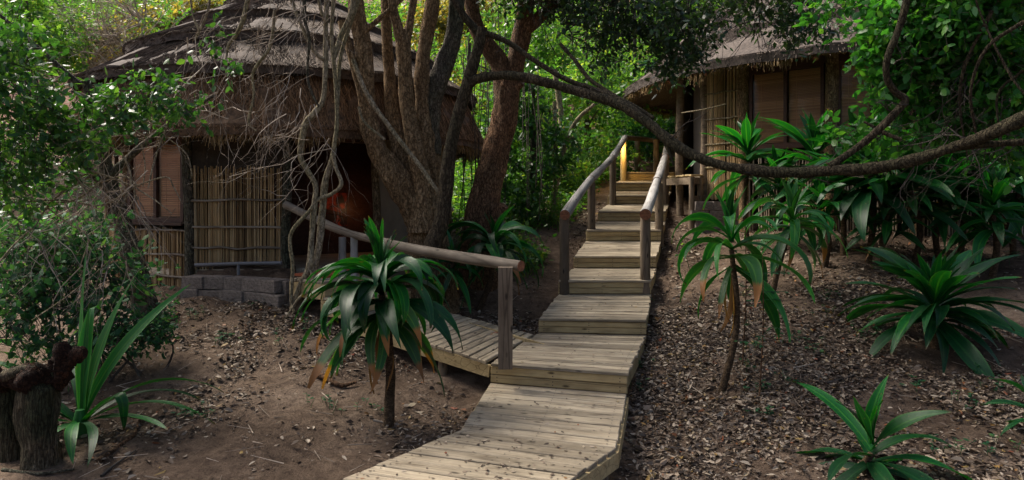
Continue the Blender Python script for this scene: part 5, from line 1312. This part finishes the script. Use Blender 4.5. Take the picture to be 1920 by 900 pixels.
for px, py, hx, hy, n_, L_, sd_, lab in ((1712, 500, 1708, 365, 40, .95, 15, 'dense dark strap-leaved plant between the clear-stemmed one and the tall shaded one'),
        (1580, 480, 1575, 360, 36, .85, 16, 'strap-leaved plant close to the slatted hut base left of the clear-stemmed one'),
        (1470, 470, 1462, 365, 30, .8, 17, 'strap-leaved plant under the first upper hut window behind the yellow-tipped one'),
        (1660, 500, 1665, 410, 34, .8, 61, 'dark low strap-leaved plant between the clear bare stem and the dense dark plant'),
        (1760, 490, 1765, 380, 44, 1.0, 62, 'dense dark strap-leaved plant left of the tall shaded one'),
        (1900, 480, 1910, 370, 44, 1.1, 63, 'dark strap-leaved plant against the shadow at the right edge of the hut base'),
        (1545, 500, 1540, 400, 30, .7, 64, 'small strap-leaved plant left of the clear bare stem'),
        (1860, 520, 1862, 410, 34, .9, 18, 'dark strap-leaved plant behind the low bushy clump at the right edge')):
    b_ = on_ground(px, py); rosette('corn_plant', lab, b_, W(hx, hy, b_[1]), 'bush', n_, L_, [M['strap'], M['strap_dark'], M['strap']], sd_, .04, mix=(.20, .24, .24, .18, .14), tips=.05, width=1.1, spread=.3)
# 6: right, low and bushy
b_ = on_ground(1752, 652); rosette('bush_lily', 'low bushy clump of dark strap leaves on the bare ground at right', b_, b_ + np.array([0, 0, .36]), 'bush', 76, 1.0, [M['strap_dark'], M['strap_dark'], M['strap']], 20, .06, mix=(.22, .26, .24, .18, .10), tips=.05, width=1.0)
# 8: foreground
b_ = on_ground(1635, 893); rosette('bush_lily', 'small strap-leaved plant in dry leaves at the bottom right', b_, b_ + np.array([0, 0, .12]), 'bush', 19, .80, [M['strap'], M['strap_dark']], 23, .03, mix=(.28, .1, .12, .35, .15), width=1.15)
b_ = on_ground(1945, 835); rosette('bush_lily', 'strap-leaved plant cut off by the right edge of the picture', b_, b_ + np.array([0, 0, .22]), 'bush', 14, .5, [M['strap_dark']], 24, .03, width=1.2)

# lily with long kinked leaves beside the stump
b_ = on_ground(150, 815); lily = thing('crinum_lily', 'lily with long stiff upright leaves and trailing ones beside the broken stump', 'plant', b_)
spec = [  # azimuth, elevation, droop, length, width, kink
 (150, 78, 8, 1.5, .13, None), (70, 84, 6, 1.43, .14, None), (20, 70, 12, 1.36, .13, None), (-60, 88, 4, 1.1, .13, (.86, 2.2)), (100, 88, 2, 1.0, .05, None),
 (10, 48, 85, 1.25, .11, None), (-5, 30, 60, 1.3, .10, None), (-25, 42, 30, .85, .12, (.62, 1.9)), (-15, 16, 22, 1.1, .09, None), (-95, 8, 70, .72, .14, None), (-70, 18, 60, .75, .10, None),
 (-130, 25, 60, .7, .10, None), (170, 45, 80, 1.0, .11, None), (185, 30, 70, .9, .10, None), (200, 50, 90, .8, .10, None), (40, 35, 70, 1.0, .10, None), (-40, 10, 35, .9, .08, None), (120, 60, 60, .9, .1, None)]
for i, (az, e0, dr, L_, wd, kk) in enumerate(spec):
    V, Q, UV = strap_mesh(R(e0), R(dr), L_, wd, .35, 300 + i, kk, 14, .006)
    me = np_mesh('leaf', V, Q, M['strap_pale'] if i < 5 else (M['strap'] if i < 12 else M['strap_dark']), True, uv=UV)
    az = 90 + (i * 11 - 20) if i < 5 else az
    lean = Matrix.Rotation(R([-15, 3, 12, -3, 3][i]), 4, 'Y') if i < 5 else Matrix.Identity(4)
    link('leaf', me, lily, Matrix.Translation(Vector(b_) + Vector((.05 * math.cos(R(az)), .05 * math.sin(R(az)), .03 + (.12 if i < 5 else .09)))) @ lean @ Matrix.Rotation(R(az), 4, 'Z'))
mb = MB(); mb.tube([b_ - np.array([0, 0, .05]), b_ + np.array([0, 0, .1]), b_ + np.array([0, 0, .22])], [.06, .06, .035], 10, .1, 6); mb.build('stem', M['strap_dark'], lily, True)
b_ = on_ground(-30, 720); rosette('bush_lily', 'strap-leaved plant cut off by the left edge behind the stump', b_, b_ + np.array([0, 0, .3]), 'bush', 16, .55, [M['strap'], M['strap_pale']], 27, .03)

# ------------------------------------------------------------------ stump
b_ = on_ground(72, 872); ds = b_[1]; stp = thing('broken_stump', 'weathered broken stump with splintered rusty top at the lower left', 'stump', b_)
mb = MB(); limb(mb, [(76, 885, ds, 48), (78, 840, ds, 44), (72, 790, ds, 45), (74, 745, ds, 47), (80, 722, ds, 40), (82, 712, ds, 22)], 22, .26, 4.5, 7, 301, rs=.72); mb.build('trunk', M['stumpwood'], stp, True)
mb = MB(); limb(mb, [(18, 880, ds + .12, 26), (22, 820, ds + .12, 24), (14, 760, ds + .1, 27), (6, 715, ds + .1, 30)], 16, .25, 5, 6, 303, rs=.72); mb.build('trunk', M['stumpwood'], stp, True)
mb = MB(); limb(mb, [(-20, 722, ds, 30), (30, 712, ds - .02, 34), (75, 708, ds - .02, 44), (108, 700, ds, 40), (128, 676, ds, 30), (146, 664, ds, 26), (160, 662, ds, 14)], 18, .75, 8, 9, 305, rs=.5); mb.build('splintered_limb', M['rot'], stp, True)
mb = MB(); limb(mb, [(118, 690, ds - .03, 16), (119, 660, ds - .04, 17), (116, 642, ds - .03, 10)], 12, .5, 8, 5, 307); mb.build('splinter', M['rot'], stp, True)
rg = np.random.default_rng(77)
for k in range(26):
    px_, py_ = rg.uniform(0, 155), 0; py_ = np.interp(px_, [0, 80, 110, 155], [712, 706, 690, 660]) + rg.uniform(-8, 14); a_ = rg.uniform(-2.6, -.5); L_ = rg.uniform(14, 42)
    mb = MB(); limb(mb, [(px_, py_, ds - rg.uniform(-.02, .06), rg.uniform(4, 9)), (px_ + math.cos(a_) * L_ * .6, py_ + math.sin(a_) * L_ * .5, ds - .03, rg.uniform(3, 6)), (px_ + math.cos(a_) * L_, py_ + math.sin(a_) * L_ * .7, ds - .04, 1)], 5, .4, 12, 3, 311 + k); mb.build('splinter', M['rot'] if k % 3 else M['stumpwood'], stp)
mb = MB(); limb(mb, [(10, 705, ds - .05, 12), (40, 696, ds - .06, 10), (66, 692, ds - .05, 6)], 8, .3, 8, 4, 309); mb.build('splinter', M['stumpwood'], stp, True)

# ------------------------------------------------------------------ ground litter, sticks, seedlings
def stick_on_ground(name, label, pts, r_, mat, cat='stick'):
    P = np.array([on_ground(*p) for p in pts]); P[:, 2] += r_ * .7
    P = smooth_path(P, 5); o = MB(); o.tube(P, np.linspace(r_, r_ * .5, len(P)), 7, .2, 8)
    setp(o.build(name, mat, None, True), label, cat, 'fallen sticks on the ground' if name == 'fallen_stick' else None)
stick_on_ground('fallen_branch', 'thick dark fallen branch on the ground left of the large strap-leaved plant', [(590, 705), (612, 715), (640, 728), (668, 722)], .035, M['bark_red'], 'branch')
stick_on_ground('fallen_stick', 'thin dark stick lying on dry leaves right of the curved-stem plant', [(1548, 722), (1600, 706), (1665, 684)], .014, M['twig_dark'])
stick_on_ground('fallen_stick', 'curved brown stick on the ground below the lily leaves', [(185, 868), (215, 845), (250, 820), (262, 790)], .022, M['bark_red'])
stick_on_ground('fallen_stick', 'bent dark stick at the bottom left in front of the lily', [(190, 895), (215, 875), (255, 848)], .013, M['twig_dark'])
stick_on_ground('fallen_stick', 'pale stick along the bottom edge in front of the stump', [(5, 885), (70, 893), (140, 885)], .018, M['bark_grey'])
stick_on_ground('fallen_stick', 'short root-like stick at the base of the large strap-leaved plant', [(700, 790), (728, 796), (758, 800)], .011, M['twig'])
stick_on_ground('fallen_stick', 'slim stick lying right of the plank walk near the curved stem', [(1388, 732), (1420, 740), (1460, 745)], .012, M['bark_red'])
stick_on_ground('fallen_stick', 'reddish stick under the lichened trunk', [(275, 625), (310, 612), (335, 590)], .03, M['bark_red'])

# walk polygons kept clear of ground litter
def inside(poly, x, y):
    c = np.zeros(len(x), bool); n = len(poly); j = n - 1
    for i in range(n):
        xi, yi = poly[i][:2]; xj, yj = poly[j][:2]
        t = ((yi > y) != (yj > y)) & (x < (xj - xi) * (y - yi) / (yj - yi + 1e-12) + xi); c ^= t; j = i
    return c
polys = [[bL, bR, k1R, eR, eL, k1L], [bp(0, 0), bp(T1 + .98, 0), bp(T1 + .98, 1), bp(0, 1), edge(1)[0]]]
sp_ = [edge(i)[0] for i in range(9)] + [edge(i)[1] for i in range(8, -1, -1)]; polys.append(sp_)
def litter(n, xr, yr, seed, smin, smax, name, bare=True, power=1.0):
    rg = np.random.default_rng(seed); x = rg.uniform(*xr, n); y = yr[0] + (yr[1] - yr[0]) * rg.uniform(0, 1, n) ** power
    dens = np.array([noise.fractal(Vector((a_ * .9, b_ * .9, 5)), .8, 2, 3) for a_, b_ in zip(x, y)])
    p = np.clip(.40 + dens * 1.15, .05, 1)
    if bare:
        for cx_, cy_, rx_, ry_ in ((-1.9, 6.7, 1.0, 1.0), (-2.3, 5.3, 1.4, .8), (4.6, 7.3, .9, .5), (3.4, 9.6, 1.6, .5), (5.5, 9.8, 1.6, .6)):
            q = ((x - cx_) / rx_) ** 2 + ((y - cy_) / ry_) ** 2; p *= np.clip(.12 + q * .6, .12, 1)
    p = np.where(x > 1.2, p * 1.6, p * np.clip((y - 5.2) / 3, .25, 1))
    p = np.where((x > 1.05) & (x < 1.15 + (y - 4) * .16 + .55), np.maximum(p, .75), p)
    k = rg.random(n) < p
    for pl_ in polys: k &= ~inside(pl_, x, y)
    k &= np.hypot(x - C1[0], y - C1[1]) > 3.0; k &= np.hypot(x - C2[0], y - C2[1]) > 4.7
    x, y = x[k], y[k]; n = len(x); z = ground_z(x, y) + rg.uniform(.004, .03, n)
    az = rg.uniform(0, 2 * np.pi, n); D_ = np.stack([np.cos(az), np.sin(az), rg.normal(0, .28, n)], 1)
    V, Q = leaf_geo(np.stack([x, y, z], 1), D_, np.clip(rg.lognormal(math.log(smin * 1.35), .42, n), smin * .45, smax * 1.35), .5, .72, fold=rg.uniform(-1.1, 1.1, (n, 1)), rg=rg)
    setp(link(name, np_mesh(name, V, Q, M['litter'])), kind='stuff')
litter(150000, (-5.2, 5.6), (4.3, 9.8), 201, .03, .07, 'leaf_litter')
litter(34000, (-4, 8), (8, 16), 202, .035, .08, 'upper_leaf_litter', False)
# a few leaves blown onto the planks
rg = np.random.default_rng(203); P = []
for k in range(800):
    i = int(rg.integers(0, 9)); u, v = rg.uniform(.03, .97, 2)
    if k % 5 == 0: a_, b_, c_, d_ = k1L, k1R, k1R + (eR - k1R) * .55, k1L + (eL - k1L) * .55
    elif k % 7 == 0: a_, b_, c_, d_ = l0, r0, bp(T1, 1), bp(T1, 0)
    elif i == 8: a_, b_, c_, d_ = bL, bR, k1R, k1L
    else:
        a_, b_ = edge(i); c_, d_ = (np.array([edge(i + 1)[1][0], edge(i + 1)[1][1] - .05, STEP[i + 1][4]]), np.array([edge(i + 1)[0][0], edge(i + 1)[0][1] - .05, STEP[i + 1][4]]))
    P.append((a_ * (1 - u) + b_ * u) * (1 - v) + (d_ * (1 - u) + c_ * u) * v + np.array([0, 0, .008]))
P = np.array(P); az = rg.uniform(0, 6.28, len(P)); V, Q = leaf_geo(P, np.stack([np.cos(az), np.sin(az), rg.normal(0, .08, len(P))], 1), rg.uniform(.015, .05, len(P)), .55, .86, rg=rg)
setp(link('fallen_leaves', np_mesh('fallen_leaves', V, Q, M['litter'])), kind='stuff')

rg = np.random.default_rng(205); n = 420; x = rg.uniform(-5, 6, n); y = rg.uniform(4.6, 10.5, n); k = np.ones(n, bool)
for pl_ in polys: k &= ~inside(pl_, x, y)
k &= np.hypot(x - C1[0], y - C1[1]) > 3.3; x, y = x[k], y[k]; n = len(x); az = rg.uniform(0, 6.28, n); L_ = rg.uniform(.06, .32, n)
x2, y2 = x + np.cos(az) * L_, y + np.sin(az) * L_
V, Q = sticks(np.stack([x, y, ground_z(x, y) + .02], 1), np.stack([x2, y2, ground_z(x2, y2) + rg.uniform(.01, .05, n)], 1), rg.uniform(.002, .006, n), .0015, 5)
setp(link('fallen_twigs', np_mesh('fallen_twigs', V, Q, M['twig'])), kind='stuff')
# seedlings
rg = np.random.default_rng(204); CC, DD, PP0, PP1 = [], [], [], []
spots = [(1560, 560), (1600, 625), (1640, 630), (1480, 640), (1440, 585), (1530, 590), (1700, 720), (1830, 690), (1800, 760), (1860, 720), (1430, 725), (1400, 700), (1470, 720), (1190, 730), (1195, 690), (1430, 780), (600, 765), (640, 770), (690, 770), (490, 570), (520, 640), (565, 615), (380, 775), (340, 785), (420, 640), (1880, 850), (1780, 850), (1210, 560), (1420, 650), (1520, 660), (1900, 480), (1860, 495), (360, 600), (330, 560)]
for px, py in spots:
    o_ = on_ground(px, py)
    for k in range(int(rg.integers(4, 10))):
        q = o_ + np.array([rg.normal(0, .09), rg.normal(0, .09), 0]); q[2] = gz(q[0], q[1]); h_ = rg.uniform(.03, .12); PP0.append(q); PP1.append(q + np.array([rg.normal(0, .02), rg.normal(0, .02), h_]))
        for j in range(5): CC.append(q + np.array([0, 0, h_ * rg.uniform(.5, 1)])); a_ = rg.uniform(0, 6.28); DD.append((math.cos(a_), math.sin(a_), .25))
V, Q = leaf_geo(np.array(CC), np.array(DD), rg.uniform(.025, .055, len(CC)), .5, .8, rg=rg); V2, Q2 = sticks(np.array(PP0), np.array(PP1), .003, .002)
setp(link('seedlings', np_mesh('seedlings', np.concatenate([V, V2]), np.concatenate([Q, Q2 + len(V)]), M['leaf_blue'])), kind='stuff')

# thin saplings right of the curved-stem plant
for px, py, top, sd_, lab in ((1424, 745, 480, 1, 'thin upright sapling with tiers of small leaves right of the curved stem'), (1392, 690, 420, 2, 'thin bare-stemmed sapling close behind the curved-stem plant')):
    o_ = on_ground(px, py); t_ = thing('sapling', lab, 'sapling', o_, 'thin saplings by the curved stem'); tp = W(px + 6, top, o_[1]); rg = np.random.default_rng(400 + sd_)
    mb = MB(); P = smooth_path([o_, (o_ + tp) / 2 + np.array([.02, 0, 0]), tp], 8); mb.tube(P, np.linspace(.010, .004, len(P)), 6, .05, 9); mb.build('stem', M['bark_red'], t_, True)
    CC, DD, A0_, A1_ = [], [], [], []
    for k in range(14):
        p_ = P[int(rg.uniform(.3, 1) * (len(P) - 1))]; a_ = rg.uniform(0, 6.28); e_ = p_ + np.array([math.cos(a_), math.sin(a_), .1]) * rg.uniform(.12, .24); A0_.append(p_); A1_.append(e_)
        for u in np.linspace(.35, 1, 5): CC.append(p_ + (e_ - p_) * u); DD.append((math.cos(a_) + rg.normal() * .8, math.sin(a_) + rg.normal() * .8, -.1))
    V, Q = leaf_geo(np.array(CC), np.array(DD), rg.uniform(.035, .06, len(CC)), .5, .8, rg=rg); V2, Q2 = sticks(np.array(A0_), np.array(A1_), .003, .002)
    link('foliage', np_mesh('foliage', np.concatenate([V, V2]), np.concatenate([Q, Q2 + len(V)]), M['leaf_blue']), t_)['kind'] = 'stuff'
